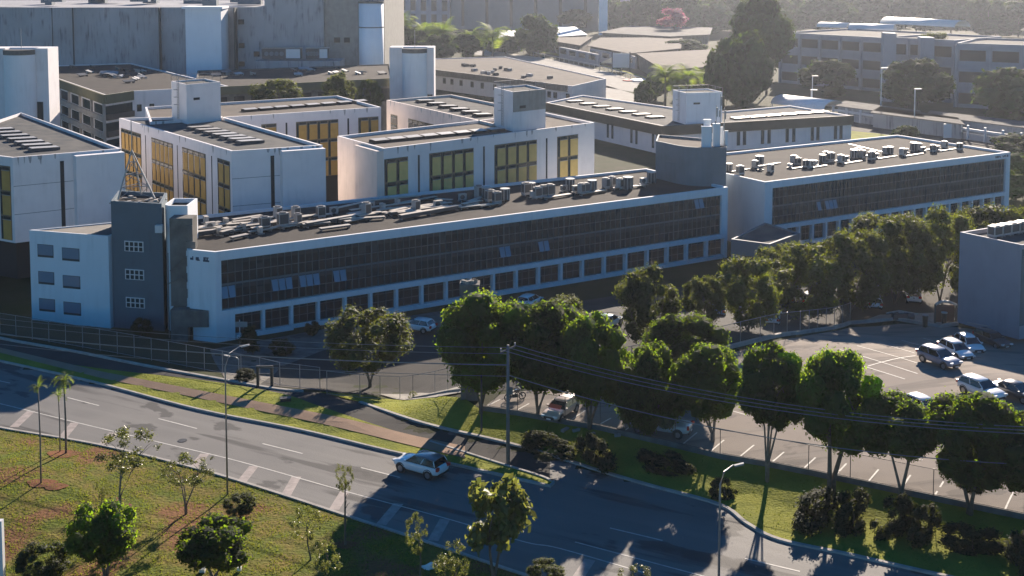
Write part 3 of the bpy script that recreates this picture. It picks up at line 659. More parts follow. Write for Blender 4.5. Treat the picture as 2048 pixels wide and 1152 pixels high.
# E
rE, pE = block('pale block with stained wall and grey windows behind the central roof box', [(773, 200), (985, 247), (1090, 226), (903, 189)], mw='pink')
wE = Wall(pE[0], pE[1]); bays_on(rE, wE, ZY0 + 4, ZY - 2.4, [(wE.s_of(a), wE.s_of(b)) for a, b in ((783, 796), (818, 868), (893, 912))], M['conc'])
for rt_, w_, n_, sd in ((rA, rA_e, 9, 1), (rB, eB, 8, 2), (rB, wB, 10, 3), (rC, wC, 14, 4), (rD, wD, 14, 6), (rE, wE, 16, 7)): mould(rt_, w_, n_, ZY - .01, sd)
# roof rooms
def roofbox(label, l, f, r, zb_, top, mw, roof='roofl', split=None, ladder=True):
    a, b, c = [Vector(P2(*q, zb_)) for q in (l, f, r)]; d = a + c - b; zt = zat(b.to_3d(), top)
    root = bld('roof_room', label, 'roof room', b, zb_ - .44, 'boxy roof rooms')
    shell(root, [a, b, c, d], zb_ - .44, zt, M[mw], M[roof], .3, .2)
    if split: w_ = Wall(b, c); mb = MB(); w_.box(mb, 0, w_.L + .02, 0, .02, zb_ + (zt - zb_) * .45, zt); part(mb, 'stained_panel', M['concl'], root)
    w_ = Wall(b, c); mb = MB(); w_.box(mb, w_.L * .2, w_.L * .38, 0, .04, zt - 2.6, zt - 2.2); part(mb, 'vent', M['dark'], root)
    if ladder:
        w_ = Wall(a, b); mb = MB(); s = w_.L * .5
        for o_ in (-.3, .3): w_.box(mb, s + o_ - .03, s + o_ + .03, .15, .21, zb_, zt + .9)
        for k in range(int((zt - zb_) / .4)): w_.box(mb, s - .27, s + .27, .16, .2, zb_ + .3 + k * .4, zb_ + .34 + k * .4)
        for k in range(3): zz = zb_ + 2.4 + k * 1.2; mb.tube([w_.at(s - .35, .2, zz), w_.at(s - .3, .8, zz), w_.at(s + .3, .8, zz), w_.at(s + .35, .2, zz)], .03, 5)
        part(mb, 'ladder', M['steel'], root)
    rl = MB(); ps = [a, b, c, d]
    for i in range(4):
        p, q = ps[i], ps[(i + 1) % 4]
        for t in (0, .5, 1): e_ = p.lerp(q, t); rl.tube([(e_.x, e_.y, zt), (e_.x, e_.y, zt + .9)], .03, 5)
        rl.tube([(p.x, p.y, zt + .9), (q.x, q.y, zt + .9)], .03, 5)
    if top < 200 and ladder: part(rl, 'railing', M['steel'], root)
    return root
roofbox('off white boxy roof room of the block behind the lattice mast', (344, 234), (374, 243), (442, 236), ZY, 169, 'white2', ladder=True)
roofbox('two tone grey and white roof room in the centre of the roofs', (988, 246), (1026, 258), (1091, 250), ZY, 184, 'white2', split=True)
# F low building with brown fascia
zF = zat(Q(1700, 285, GZ), 231)
fp = [P2(*q, zF) for q in ((1092, 205), (1326, 252), (1703, 231), (1580, 211), (1452, 222), (1400, 222), (1165, 190))]
rF = bld('campus_building', 'low white building with a broad brown roof fascia behind the curved grey tower', 'building', fp[1])
shell(rF, fp, GZ, zF, M['white2'], M['roofl'], .4, .5)
for (i, j), cols in (((0, 1), (1215, 1224, 1262, 1272, 1305, 1314)), ((1, 2), (1475, 1487, 1523, 1536, 1572, 1585, 1622, 1633, 1668, 1679))):
    w_ = Wall(fp[i], fp[j]); mb = MB(); w_.box(mb, -.3, w_.L + .3, 0, .5, zF - 2.1, zF + .05); part(mb, 'fascia', M['brown'], rF)
    mb = MB()
    for c in cols:
        s = w_.s_of(c); g = MB(); w_.box(g, s - .42, s + .42, 0, .05, GZ + 1.0, zF - 2.2); part(g, 'window', M['span'], rF)
roofbox('white roof room with ladder and rail above the brown fascia building', (1345, 238), (1372, 246), (1444, 243), zF, 186, 'white')
# G,H,I dark roofed blocks behind
zG = 12.0
gp = [P2(*q, zG) for q in ((100, 152), (210, 190), (264, 182), (457, 172), (262, 126), (102, 131))]
rG = bld('teaching_block', 'dark roofed block with olive fascia and open galleries behind the left blocks', 'building', gp[1])
shell(rG, gp, GZ, zG, M['white2'], M['roof'], .3, .4)
for (i, j), m_ in (((0, 1), 'olive'), ((1, 2), 'olive')):
    w_ = Wall(gp[i], gp[j]); mb = MB(); w_.box(mb, 0, w_.L, 0, .5, zG - 1.9, zG + .05); part(mb, 'fascia', M[m_], rG)
w_ = Wall(gp[0], gp[1])
for k in range(3):
    mb = MB()
    for i in range(5): a = w_.L * (i + .12) / 5; mb2 = MB(); w_.box(mb2, a, a + w_.L / 5 * .76, 0, .06, zG - 4.4 - k * 3.6, zG - 2.4 - k * 3.6); part(mb2, 'window', M['glass'], rG)
mb = MB()
for i in range(6): a = w_.L * i / 5; w_.box(mb, a - .25, a + .25, 0, .55, GZ, zG - 1.9)
for k in range(3): w_.box(mb, 0, w_.L, 0, .6, zG - 5.6 - k * 3.6, zG - 4.5 - k * 3.6)
part(mb, 'gallery', M['concl'], rG)
w_ = Wall(gp[1], gp[2]); mb = MB()
for k in range(3): w_.box(mb, 0, w_.L, 0, .05, zG - 4.2 - k * 3.6, zG - 2.4 - k * 3.6)
part(mb, 'window', M['glass'], rG)
mb = MB(); w_.box(mb, 0, w_.L, .0, .6, zG - 5.4, zG - 4.2); w_.box(mb, 0, w_.L, .0, .6, zG - 9, zG - 7.8); part(mb, 'balcony', M['rooft'], rG)
w_ = Wall(gp[2], gp[3]); mb = MB()
for c in (283, 308): s = w_.s_of(c); w_.box(mb, s - .5, s + .5, 0, .05, zG - 4.5, zG - 3)
part(mb, 'window', M['glass'], rG)
zH = 12.0
hp = [P2(*q, zH) for q in ((390, 176), (786, 156), (780, 128), (395, 141))]
rH = bld('teaching_block', 'long low dark roofed block with scattered roof units behind the small trees', 'building', hp[0])
shell(rH, hp, GZ, zH, M['conc'], M['roof'], .3, .4); w_ = Wall(hp[0], hp[1]); mb = MB(); w_.box(mb, 0, w_.L, 0, .5, zH - 1.8, zH + .04); part(mb, 'fascia', M['olive'], rH)
for i in range(12): mb = MB(); a = w_.L * (i + .2) / 12; w_.box(mb, a, a + w_.L / 12 * .6, 0, .05, zH - 5.5, zH - 2.4); part(mb, 'window', M['dark'], rH)
zI = zat(Q(1200, 203, GZ), 160)
ip = [P2(*q, zI) for q in ((868, 139), (1145, 172), (1212, 157), (1010, 113), (868, 117))]
rI = bld('teaching_block', 'low white walled block with flat brown roof right of the white half round tower', 'building', ip[0])
shell(rI, ip, GZ, zI, M['white2'], M['rooft'], .3, .4); w_ = Wall(ip[0], ip[1]); mb = MB(); w_.box(mb, 0, w_.L * .97, 0, .5, zI - 1.8, zI + .04); part(mb, 'fascia', M['conc'], rI)
for c in (890, 905, 923, 945, 965, 990, 1020, 1060, 1098, 1110, 1135): s = w_.s_of(c); mb = MB(); w_.box(mb, s - .8, s + .8, 0, .05, zI - 4.2, zI - 2.4); part(mb, 'window', M['dark'], rI)
# white half-round towers
def round_tower(label, l, c0, c1, r, top, depth):
    y = depth; X = lambda p: xat(p, y, 10); zt = zat(Vector((0, y, 0)), top)
    root = bld('half_round_tower', label, 'tower', (X(c0), y), GZ, 'white half round towers'); mb = MB(); cx = (X(c0) + X(c1)) / 2; rad = (X(c1) - X(c0)) / 2
    mb.prism([(cx + rad * math.cos(t), y - rad * math.sin(t) * .9) for t in [math.pi * i / 20 for i in range(21)]] + [(cx - rad, y + 3), (cx + rad, y + 3)][::1], GZ, zt - 1.2)
    part(mb, 'round_shaft', M['white'], root)
    mb = MB(); mb.span(X(l), X(c0) - .02, y + .5, y + 6, GZ, zt); mb.span(X(c1) + .02, X(r), y + .2, y + 6, GZ, zt); mb.span(X(c0), X(c1), y + 3.02, y + 6, GZ, zt); part(mb, 'wall', M['white2'], root)
    mb = MB(); mb.prism([(cx + rad * 1.02 * math.cos(t), y - rad * math.sin(t) * .93) for t in [math.pi * i / 20 for i in range(21)]], zt - 1.2, zt - .2); part(mb, 'cornice', M['conc'], root)
    mb = MB(); mb.span(X(c1) + .1, X(c1) + 1.3, y + .1, y + .2, GZ, zt - 11); part(mb, 'window', M['glass'], root)
    mb = MB(); mb.tube([(cx, y + 1, zt - .3), (cx, y + 1, zt + 4)], .06, 6); part(mb, 'antenna', M['steel'], root)
round_tower('white half round stair tower at the left edge behind the nearest block', -30, 12, 73, 98, 97, 250)
round_tower('white half round stair tower between the dark roofed blocks', 779, 805, 854, 868, 95, 285)
# giant blank building
Y0 = 345; rM = bld('theatre_building', 'huge windowless stained concrete building along the top left', 'building', (xat(-100, Y0, 0), Y0))
zt = zat(Vector((0, Y0, 0)), 13); mb = MB(); X = lambda p: xat(p, Y0, 10)
mb.prism([(X(-250), Y0 + 14), (X(0), Y0 + 3), (X(105), Y0), (X(378), Y0 + 2), (X(470), Y0 + 4), (X(525), Y0 + 4), (X(525), Y0 + 70), (X(-250), Y0 + 70)], GZ, zt - .3); mb.prism([(X(525) + .02, Y0 + 4), (X(645), Y0 + 3), (X(645), Y0 + 70), (X(525) + .02, Y0 + 70)], GZ, zt + 3); part(mb, 'wall', M['conc2'], rM)
mb = MB(); mb.prism([(X(645) + .05, Y0 + 4.5), (X(765), Y0 + 6), (X(765), Y0 + 70), (X(645) + .05, Y0 + 70)], GZ, zt + 7); part(mb, 'side_wall', M['concl'], rM)
mb = MB()
for p in (34, 107, 148, 320, 470): mb.span(X(p) - .12, X(p) + .12, Y0 - .02 + (3 if p < 100 else 0), Y0 + 3.5, GZ + 5, zt - .35)
part(mb, 'joint', M['span'], rM)
mould(rM, Wall((X(105), Y0), (X(378), Y0 + 2)), 22, zt - .35, 9, dmax=5)
mb = MB(); mb.prism([(X(382), Y0 - 5), (X(452), Y0 - 5), (X(455), Y0 + 2), (X(378), Y0 + 2)], GZ, zt - .5); mb.prism([(X(376), Y0 - 5.5), (X(456), Y0 - 5.5), (X(456), Y0 + 2.5), (X(376), Y0 + 2.5)], zt - .5, zt + .1); part(mb, 'white_shaft', M['tank'], rM)
cxm = X(740); rad = X(765) - X(740); mb = MB(); mb.cyl((cxm, Y0 + 4, (GZ + zt) / 2), rad, zt - GZ + 1.5, 24); part(mb, 'silo', M['tank'], rM, True)
mb = MB(); mb.cyl((cxm, Y0 + 4, zt - 6), rad + .05, .3, 24); mb.cyl((cxm, Y0 + 4, zt + 1.1), rad + .15, .5, 24); part(mb, 'band', M['conc'], rM)
for p, q in ((670, 82), (690, 82), (478, 93), (508, 110), (478, 130), (478, 45)): mb = MB(); mb.box((X(p), Y0 + 3.2 + (1.3 if p > 645 else .7), zat(Vector((0, Y0, 0)), q)), (1.6, .4, 1.4)); part(mb, 'vent_opening', M['dark'], rM)
rr = random.Random(5); mb = MB()
for k in range(26): p = rr.uniform(0, 700); mb.box((X(p), Y0 + rr.uniform(12, 45), zt + rr.uniform(.2, 2)), (rr.uniform(2, 9), 3, rr.uniform(1, 4)))
part(mb, 'roof_plant', M['grey2'], rM)
for q0, q1, top_, lab in ((524, 602, 97, 'wide dark cooling unit with a pale panel on the ledge of the windowless building'), (612, 656, 94, 'smaller dark cooling unit with bright top on the ledge of the windowless building')):
    y = Y0 - 6; rt = thing('cooling_unit', lab, 'cooling unit', (xat(q0, y, 10), y, zat(Vector((0, y, 0)), 120)), group='cooling units on the ledge'); w_ = xat(q1, y, 10) - xat(q0, y, 10)
    h = 3.2; mb = MB(); mb.span(0, w_, 0, 2.5, .3, h); mb.build('casing', M['acd'], rt); mb = MB(); mb.span(w_ * .62, w_ * .98, -.05, 0, .5, h - .2); mb.build('panel', M['frame'], rt); mb = MB(); mb.span(-.1, w_ + .1, -.1, 2.6, h + .01, h + .25); mb.build('lid', M['acw'], rt)
    mb = MB()
    for i in range(4): mb.cyl((w_ * (.12 + .13 * i), -.03, h * .55), .6, .06, 16, 'Y')
    mb.build('fan', M['grey2'], rt)
mb = MB(); mb.span(xat(512, Y0 - 8, 5), xat(680, Y0 - 8, 5), Y0 - 8.5, Y0 + 2.5, GZ, zat(Vector((0, Y0 - 8, 0)), 122)); tag(mb.build('plant_ledge', M['conc2']), 'stained concrete plant room block carrying the dark cooling units', 'plant room')
# right-hand grey building
zQ = zat(T(1914, 652), 463); qp = [P2(*q, zQ) for q in ((1920, 464), (2044, 490), (2320, 455), (2170, 425))]
rQ = bld('grey_building', 'plain pale grey building with flat roof at the right edge above the car park', 'building', qp[0], .5)
shell(rQ, qp, -1.5, zQ, M['lilac'], M['roofl'], .45, .3)
mb = MB(); w_ = Wall(qp[1], qp[2]); w_.box(mb, 0, w_.L, 0, .02, 0, zQ - .5); part(mb, 'dark_wall', M['grey'], rQ)
# concrete pillar, curved tower
c = T(940, 797); pl = thing('concrete_pillar', 'tall weathered concrete pillar with debris on top among the trees', 'pillar', c); zt = zat(c, 572) - c.z; wpx = 36 / ppm(c)
mb = MB(); mb.span(-wpx * .5, wpx * .5, -.5, .9, -.5, zt); mb.span(-wpx * .55, wpx * .55, -.55, .95, zt, zt + .25); mb.build('shaft', M['conc'], pl)
mb = MB(); [mb.box((rr.uniform(-.6, .6), rr.uniform(-.3, .6), zt + .35), (.3, .25, .3), rr.uniform(0, 3)) for _ in range(12)]; mb.build('rubble', M['concl'], pl)
zc0 = ZR - .4; l_, r_ = P2(1311, 352, ZR), P2(1452, 367, ZR); zct = zat(Vector((l_[0], l_[1], 0)), 282)
rK = bld('curved_tower', 'curved mid grey plant tower with aerials standing between the two long roofs', 'tower', l_, GZ)
l_, r_ = Vector(l_), Vector(r_); dl = (r_ - l_); nn = Vector((dl.y, -dl.x)).normalized(); nn = nn if nn.y < 0 else -nn
arc = [l_ + dl * t + nn * 2.6 * math.sin(math.pi * t ** 1.3) for t in [i / 16 for i in range(17)]]; bkv = Vector((1.2, 7))
poly = arc + [r_ + bkv, l_ + bkv]
mb = MB(); mb.prism([tuple(p) for p in poly], GZ, zct - .4); pin = parapet(mb, [tuple(p) for p in poly], zct - .4, .4, .2); part(mb, 'wall', M['grey2'], rK)
mb = MB(); mb.add([(p[0], p[1], zct - .35) for p in pin], [tuple(range(len(pin)))]); part(mb, 'roof', M['rooft'], rK)
wk = Wall(arc[3], arc[6]); mb = MB(); wk.box(mb, 0, wk.L, .02, .08, ZR, ZR + 2.6); part(mb, 'door', M['grey2'], rK)
mid = l_.lerp(r_, .78) + Vector((.2, 2)); tk = thing('antenna_cluster', 'cluster of white aerial panels and cabinets on top of the curved grey tower', 'antenna', (mid.x, mid.y, zct - .35))
for k, (dx, dy, wd, h) in enumerate(((-.6, -.8, 1.4, 2.9), (.9, -.2, 1.0, 3.2), (-.2, 1.2, 1.0, 3.6), (1.9, .6, .5, 2.6), (2.3, -.6, .4, 2.2))):
    mb = MB(); mb.box((dx, dy, h / 2), (wd, .7 if k < 3 else .3, h)); mb.box((dx, dy, h + .08), (wd + .1, .8 if k < 3 else .4, .15)); mb.build('cabinet', M['white'], tk)
for dx, h in ((.9, 6.0), (1.5, 7.6), (2.1, 5.6)):
    mb = MB(); mb.tube([(dx, 0, 0), (dx, 0, h)], .05, 6); mb.box((dx + .12, -.12, h - 1.0), (.16, .1, 1.3)); mb.box((dx - .14, -.1, h - 2.8), (.12, .1, 1.0)); mb.build('aerial_pole', M['steel'], tk)
# ------------------------------------------------------------------ roof units
def copy_thing(src, loc, rz, label, sc=None):
    c = src.copy(); S.collection.objects.link(c); c.location = loc; c.rotation_euler = (0, 0, rz); c['label'] = label
    if sc: c.scale = sc
    for ch in SRC[src.name]:
        d = ch[0].copy(); S.collection.objects.link(d); d.parent = c
        for g in ch[1]: e = g.copy(); S.collection.objects.link(e); e.parent = d
    return c
SRC = {}
def reg(o): SRC[o.name] = [(ch, kids(ch)) for ch in kids(o)]
def make_condenser(kind):
    t = thing('condenser_unit', 'x', 'air conditioner', (0, 0, -50), 0, 'air conditioning units on the long roofs')
    a = MB()
    if kind == 0:
        a.span(-.55, .55, -.38, .38, .18, 1.75); a.build('casing', M['acw'], t)
        b = MB(); b.cyl((0, 0, 1.8), .36, .12, 18); b.build('top_fan', M['acd'], t)
        b = MB(); b.span(-.47, .47, -.39, -.381, .5, 1.6); b.span(-.551, -.56, -.3, .3, .5, 1.6); b.build('grille', M['acd'], t)
    elif kind == 1:
        a.span(-.5, .5, -.2, .2, .25, 1.05); a.build('casing', M['acw'], t)
        b = MB(); b.cyl((-.12, -.21, .66), .32, .04, 18, 'Y'); b.build('front_fan', M['acd'], t)
        b = MB(); b.span(-.52, .52, -.25, .25, 1.051, 1.09); b.build('lid', M['duct'], t)
    else:
        a.cyl((0, 0, .95), .62, 1.5, 14); a.build('casing', M['acd'], t, False)
        b = MB(); b.cyl((0, 0, 1.78), .68, .14, 14); b.build('lid', M['acw'], t)
        b = MB(); [b.span(.6 * math.cos(k * .785) - .05, .6 * math.cos(k * .785) + .05, .6 * math.sin(k * .785) - .05, .6 * math.sin(k * .785) + .05, .2, 1.7) for k in range(8)]; b.build('rib', M['acw'], t)
    f = MB()
    for x in (-.4, .4): f.span(x - .06, x + .06, -.45, .45, 0, .17)
    f.build('base_frame', M['steel'], t); reg(t); return t
protos = [make_condenser(k) for k in range(3)]; used = [False] * 3
ADJ = ['tall boxy pale', 'low pale lidded', 'squat round dark']
def unit(kind, loc, rz, label, sc=None):
    if not used[kind]:
        used[kind] = True; t = protos[kind]; t.location = loc; t.rotation_euler = (0, 0, rz); t['label'] = label
        if sc: t.scale = sc
        return t
    return copy_thing(protos[kind], loc, rz, label, sc)
rr = random.Random(11); ZT = ZR - .36
ORD = ['first', 'second', 'third', 'fourth', 'fifth', 'sixth', 'seventh', 'eighth', 'ninth', 'tenth', 'eleventh', 'twelfth', 'thirteenth', 'fourteenth', 'fifteenth', 'sixteenth', 'seventeenth', 'eighteenth', 'nineteenth', 'twentieth'] + ['%d%s' % (k, {1: 'st', 2: 'nd', 3: 'rd'}.get(k % 10, 'th')) for k in range(21, 99)]
rot = math.atan2(U.y, U.x)
# big roof: units (px x, px y of foot, kind)
main_units = [(412, 448, 1), (421, 462, 1), (452, 452, 1), (437, 470, 1), (486, 462, 1), (512, 452, 1), (530, 460, 0), (520, 468, 1), (556, 440, 0), (566, 455, 0), (572, 446, 1), (592, 440, 0), (596, 450, 0), (641, 425, 1), (642, 436, 0), (668, 430, 1), (724, 425, 1), (733, 433, 0), (742, 418, 1), (765, 422, 1), (795, 412, 1), (832, 424, 0), (876, 418, 1), (925, 403, 1),
              (958, 397, 0), (972, 398, 2), (980, 404, 0), (994, 407, 0), (1010, 401, 2), (1053, 391, 0), (1062, 388, 2), (1066, 397, 1), (1075, 397, 0), (1086, 395, 0), (1100, 394, 0), (1128, 384, 1), (1140, 380, 2), (1152, 386, 1), (1163, 388, 0), (1172, 387, 0), (1184, 384, 2), (1212, 377, 0), (1224, 374, 0), (1240, 378, 0), (1256, 379, 2), (1287, 370, 1), (1303, 366, 2)]
for i, (a, b, k) in enumerate(main_units):
    p = Q(a, b, ZT); s = rr.uniform(.9, 1.15)
    unit(k, p, rot + rr.choice([0, 0, math.pi / 2]), '%s air conditioner, %s from the left on the long roof' % (ADJ[k], ORD[i]), (s, s, s * .9))
ru = [(1458, 342, 2), (1480, 350, 0), (1510, 336, 0), (1519, 330, 2), (1521, 340, 1), (1541, 344, 0), (1580, 336, 1), (1588, 328, 0), (1596, 330, 0), (1612, 335, 0), (1620, 335, 0), (1630, 330, 1), (1645, 324, 2), (1652, 320, 0), (1662, 322, 0), (1682, 326, 0), (1692, 322, 1), (1708, 316, 2), (1716, 312, 0), (1724, 316, 0), (1743, 320, 0), (1752, 316, 1), (1771, 308, 0), (1780, 308, 2), (1805, 311, 0), (1812, 306, 1), (1828, 302, 2), (1838, 300, 0), (1846, 303, 1), (1866, 304, 0), (1874, 301, 1), (1889, 296, 0), (1919, 300, 0)]
for i, (a, b, k) in enumerate(ru):
    p = Q(a, b, ZT); s = rr.uniform(.8, 1.0)
    unit(k, p, rot + rr.choice([0, math.pi / 2]), '%s air conditioner, %s from the left on the right hand roof' % (ADJ[k], ORD[i]), (s, s, s * .8))
duct_px = [((392, 466), (528, 449), 1.0), ((466, 440), (523, 431), .9), ((462, 473), (495, 466), .5), ((530, 436), (562, 428), .5), ((535, 455), (560, 449), .4), ((612, 448), (727, 428), 1.0), ((700, 420), (760, 412), .8), ((668, 418), (748, 400), .9), ((745, 402), (840, 392), 1.0), ((765, 412), (835, 402), .8), ((790, 405), (872, 390), .5), ((870, 398), (905, 400), .9), ((800, 432), (915, 412), 1.0), ((690, 440), (735, 432), .4), ((640, 455), (700, 447), .5), ((905, 410), (955, 402), .4), ((845, 416), (880, 410), .4), ((398, 452), (425, 448), .5), ((452, 448), (490, 444), .5), ((1090, 392), (1140, 384), .4), ((1160, 384), (1210, 376), .4), ((1225, 372), (1290, 366), .35), ((960, 408), (1000, 402), .35)]
rq = random.Random(31)
for k in range(70):
    x = rq.uniform(392, 940); yl = 462 - (x - 395) * .105; y = yl + rq.uniform(-14, 12) * (1 - (x - 395) / 900); duct_px.append(((x, y), (x + rq.uniform(22, 62), y - rq.uniform(3, 8)), rq.uniform(.25, .95)))
duct_px.sort(key=lambda e: e[0][0])
for i, (a, b, h) in enumerate(duct_px):
    p, q = Q(a[0], a[1] + 8, ZT), Q(b[0], b[1] + 8, ZT); d = q - p; L = d.length; t = thing('roof_duct', 'pale topped duct run, %s from the left end of the long roof' % ORD[i], 'duct', p, math.atan2(d.y, d.x), 'duct runs on the long roof')
    m = MB(); m.span(0, L, -.35, .35, h * .5 + .1, h * .5 + .16); m.build('cover', M['duct'], t)
    m = MB(); m.span(.05, L - .05, -.28, .28, .18, h * .5 + .08); m.build('casing', M['acd'], t)
    for x in np.linspace(.15, L - .15, min(4, max(2, int(L / 2.5)))): m = MB(); m.span(x - .04, x + .04, -.3, .3, 0, .17); m.build('support', M['steel'], t)
for i in range(11):
    a = ru[i * 3][0:2]; p, q = Q(a[0] + 4, a[1] + 3, ZT), Q(a[0] + 42, a[1] - 3, ZT); d = q - p
    m = MB(); m.box((0, 0, .12), (d.length, .18, .12)); m.box((0, .3, .1), (d.length * .9, .12, .1)); o = m.build('roof_pipe', M['duct']); o.location = (p + q) / 2; o.rotation_euler.z = math.atan2(d.y, d.x)
    tag(o, 'pale insulated pipe run, %s from the curved tower on the right hand roof' % ORD[i], 'pipe', 'pipe runs on the right hand roof')
mb = MB(); p0 = Q(1697, 288, ZT); p1 = Q(1765, 304, ZT); d = p1 - p0; mb.box((p0 + p1) / 2 + Vector((0, 0, .03)), (d.length, .3, .08), math.atan2(d.y, d.x)); tag(mb.build('cable_tray', M['duct']), 'thin pale cable tray crossing the right hand roof', 'cable tray')
# skylights and solar strips on campus roofs
def rows(z, pts, n, size, label, grp, m1, m2, h=.35, name='roof_skylight', cat='skylight'):
    a, b = pts
    for i in range(n):
        p = Q(a[0] + (b[0] - a[0]) * i / max(1, n - 1), a[1] + (b[1] - a[1]) * i / max(1, n - 1), z - .4); d = Q(*b, z) - Q(*a, z); rz = math.atan2(d.y, d.x)
        t = thing(name, '%s %s' % (ORD[i], label) if n > 1 else label, cat, p, rz, grp)
        m = MB(); m.span(-size[0] / 2, size[0] / 2, -size[1] / 2, size[1] / 2, 0, h); m.build('frame', m2, t)
        m = MB(); m.add([(-size[0] / 2 + .1, -size[1] / 2 + .1, h + .02), (size[0] / 2 - .1, -size[1] / 2 + .1, h + .02), (size[0] / 2 - .1, size[1] / 2 - .1, h + .12), (-size[0] / 2 + .1, size[1] / 2 - .1, h + .12)], [(0, 1, 2, 3)]); m.build('cover', m1, t)
rows(ZY, ((500, 286), (400, 258)), 7, (1.9, 3.6), 'pale skylight in the row on the block behind the lattice mast', 'skylights of the mast block', M['acw'], M['acd'])
rows(ZY, ((88, 300), (0, 262)), 7, (1.9, 3.8), 'pale skylight in the row on the far left block', 'skylights of the far left block', M['acw'], M['acd'])
rows(ZY, ((760, 284), (990, 262)), 8, (2.6, 1.8), 'low roof hatch in the row on the pinkish block', 'hatches of the pinkish block', M['acw'], M['roof'])
rows(ZY, ((500, 222), (720, 205)), 8, (2.6, 1.6), 'low roof hatch in the row on the rear ochre bay block', 'hatches of the rear block', M['acw'], M['roof'])
rows(ZY, ((965, 232), (850, 204)), 6, (1.9, 3.0), 'pale skylight in the row on the block behind the central roof box', 'skylights behind the central box', M['acw'], M['roof'])
rows(zF, ((1310, 236), (1150, 204)), 7, (2.4, 4.2), 'pale skylight in the row on the brown fascia building', 'skylights of the brown fascia building', M['acw'], M['roof'])
rows(zF, ((1480, 238), (1640, 226)), 6, (4.2, 2.2), 'pale skylight on the right wing of the brown fascia building', 'skylights of the right wing', M['duct'], M['roof'])
for i in range(5):
    c = Q(1990 + i * 17, 474 - i * 3, zQ - .4); k = unit(0, c, rot, 'grey air conditioning unit, %s from the near corner of the pale grey building roof' % ORD[i], (1.3, 1.3, .75))
for i in range(44):
    if i < 26: x, y = rr.gauss(235 + i * 0, 45), 0; y = 150 + (x - 235) * .12 + rr.uniform(-12, 14); z = zG; lab = 'dark tilted panel unit among those scattered on the olive fascia block roof'
    else: x = rr.uniform(420, 770); y = 152 - (x - 400) * .03 + rr.uniform(-6, 8); z = zH; lab = 'small pale vent unit among those scattered on the long low dark roof'
    m = MB(); m.box((0, 0, .45), (rr.uniform(1.2, 2.6), rr.uniform(.8, 1.4), .12), rx=.35); m.box((0, .3, .25), (.9, .5, .5)); m.box((.8, -.5, .18), (.4, .3, .36))
    o = m.build('roof_unit', rr.choice([M['acw'], M['acd'], M['steel']])); o.location = Q(x, y, z - .28); o.rotation_euler.z = rr.uniform(0, 3); o.scale = (1.15,) * 3
    tag(o, lab, 'roof unit', 'units on the olive fascia roof' if i < 26 else 'units on the long low dark roof')
for i in range(16):
    x = rr.uniform(900, 1110); y = 133 + (x - 900) * .13 + rr.uniform(-9, 7); m = MB(); m.box((0, 0, .4), (rr.uniform(1, 2.4), 1.2, .7)); m.box((0, 0, .85), (1.1, 1.4, .12))
    o = m.build('roof_unit', rr.choice([M['acw'], M['acd'], M['conc']])); o.location = Q(x, y, zI - .28); o.rotation_euler.z = rr.uniform(0, 3); tag(o, 'grey roof unit among those scattered on the flat brown roof', 'roof unit', 'units on the flat brown roof')
# ------------------------------------------------------------------ far buildings
def slab(label, c0, c1, y0px, toppx, depth_m, mw='lilac', mr='roofl', win=None, name='distant_building', dx=0):
    p, q = Vector(P2(c0, y0px[0], GZ)), Vector(P2(c1, y0px[1], GZ)); v = Vector((dx, depth_m)); zt = zat(p.to_3d(), toppx)
    root = bld(name, label, 'building', p); shell(root, [p, q, q + v, p + v], GZ, zt, M[mw], M[mr], .5, .5); w_ = Wall(p, q)
    if win:
        nf, nc, fr_, hf = win; H_ = zt - GZ
        for j in range(nf):
            for i in range(nc):
                z = GZ + H_ * (j + .5) / nf + .2; a = w_.L * (i + .5) / nc; ww = w_.L / nc * fr_ / 2; m = MB(); w_.box(m, a - ww, a + ww, 0, .08, z - H_ / nf * hf / 2, z + H_ / nf * hf / 2); part(m, 'window', M['glass'], root)
    return root, w_, zt, p, q, v
r1 = slab('tall grey slab building with vertical piers at the top centre left', 775, 900, (52, 55), -60, 30, 'lilac', win=(4, 6, .5, .75))
r2 = slab('broad dark grey windowless building beyond the palms at the top centre', 902, 1196, (58, 62), -60, 40, 'grey', win=(1, 6, .12, .9))
r3 = slab('pale narrow grey block behind the white pylon', 1215, 1272, (52, 53), -30, 20, 'lilac')
m = MB(); c = Q(1206, 70, GZ); m.span(c.x - 2.5, c.x + 2.5, c.y - 1, c.y + 1, GZ, GZ + 70 * 2450 / 1e3 * .28 + 14); tag(m.build('white_pylon', M['white']), 'slim white pylon rising in front of the dark grey building', 'pylon')
# low houses with tan sheet roofs
def shed(label, ring, ztop, m_='rooft', wall='conc', h=.25):
    root = bld('low_building', label, 'building', P2(*ring[0], GZ)); pts = [P2(a, b, ztop) for a, b in ring]
    m = MB(); cx = sum(p[0] for p in pts) / len(pts); cy_ = sum(p[1] for p in pts) / len(pts); m.prism([((p[0] - cx) * .93 + cx, (p[1] - cy_) * .93 + cy_) for p in pts], GZ, ztop - .02, False, False); part(m, 'wall', M[wall], root)
    m = MB(); m.prism(pts, ztop, ztop + h); part(m, 'roof', M[m_], root); return root, pts
zs = 3.6
s1, q1 = shed('low house with sunlit tan roof beside the round dark tree', [(1112, 84), (1160, 92), (1186, 74), (1105, 76)], zs)
s2, q2 = shed('low building with broad striped tan roof in the middle of the far houses', [(1174, 92), (1258, 108), (1362, 98), (1365, 76), (1200, 76)], zs)
s3, q3 = shed('low building with large grey brown roof beside the palms', [(1272, 108), (1328, 142), (1424, 134), (1420, 100)], zs, 'rooft')
s4, q4 = shed('long low grey roofed building behind the tan roofs', [(1195, 66), (1340, 74), (1420, 70), (1425, 56), (1260, 52)], 4.5, 'roofl')
s5, q5 = shed('low white gabled shed behind the sunlit tan roof', [(1112, 74), (1175, 70), (1150, 54), (1112, 54)], 4.0, 'white')
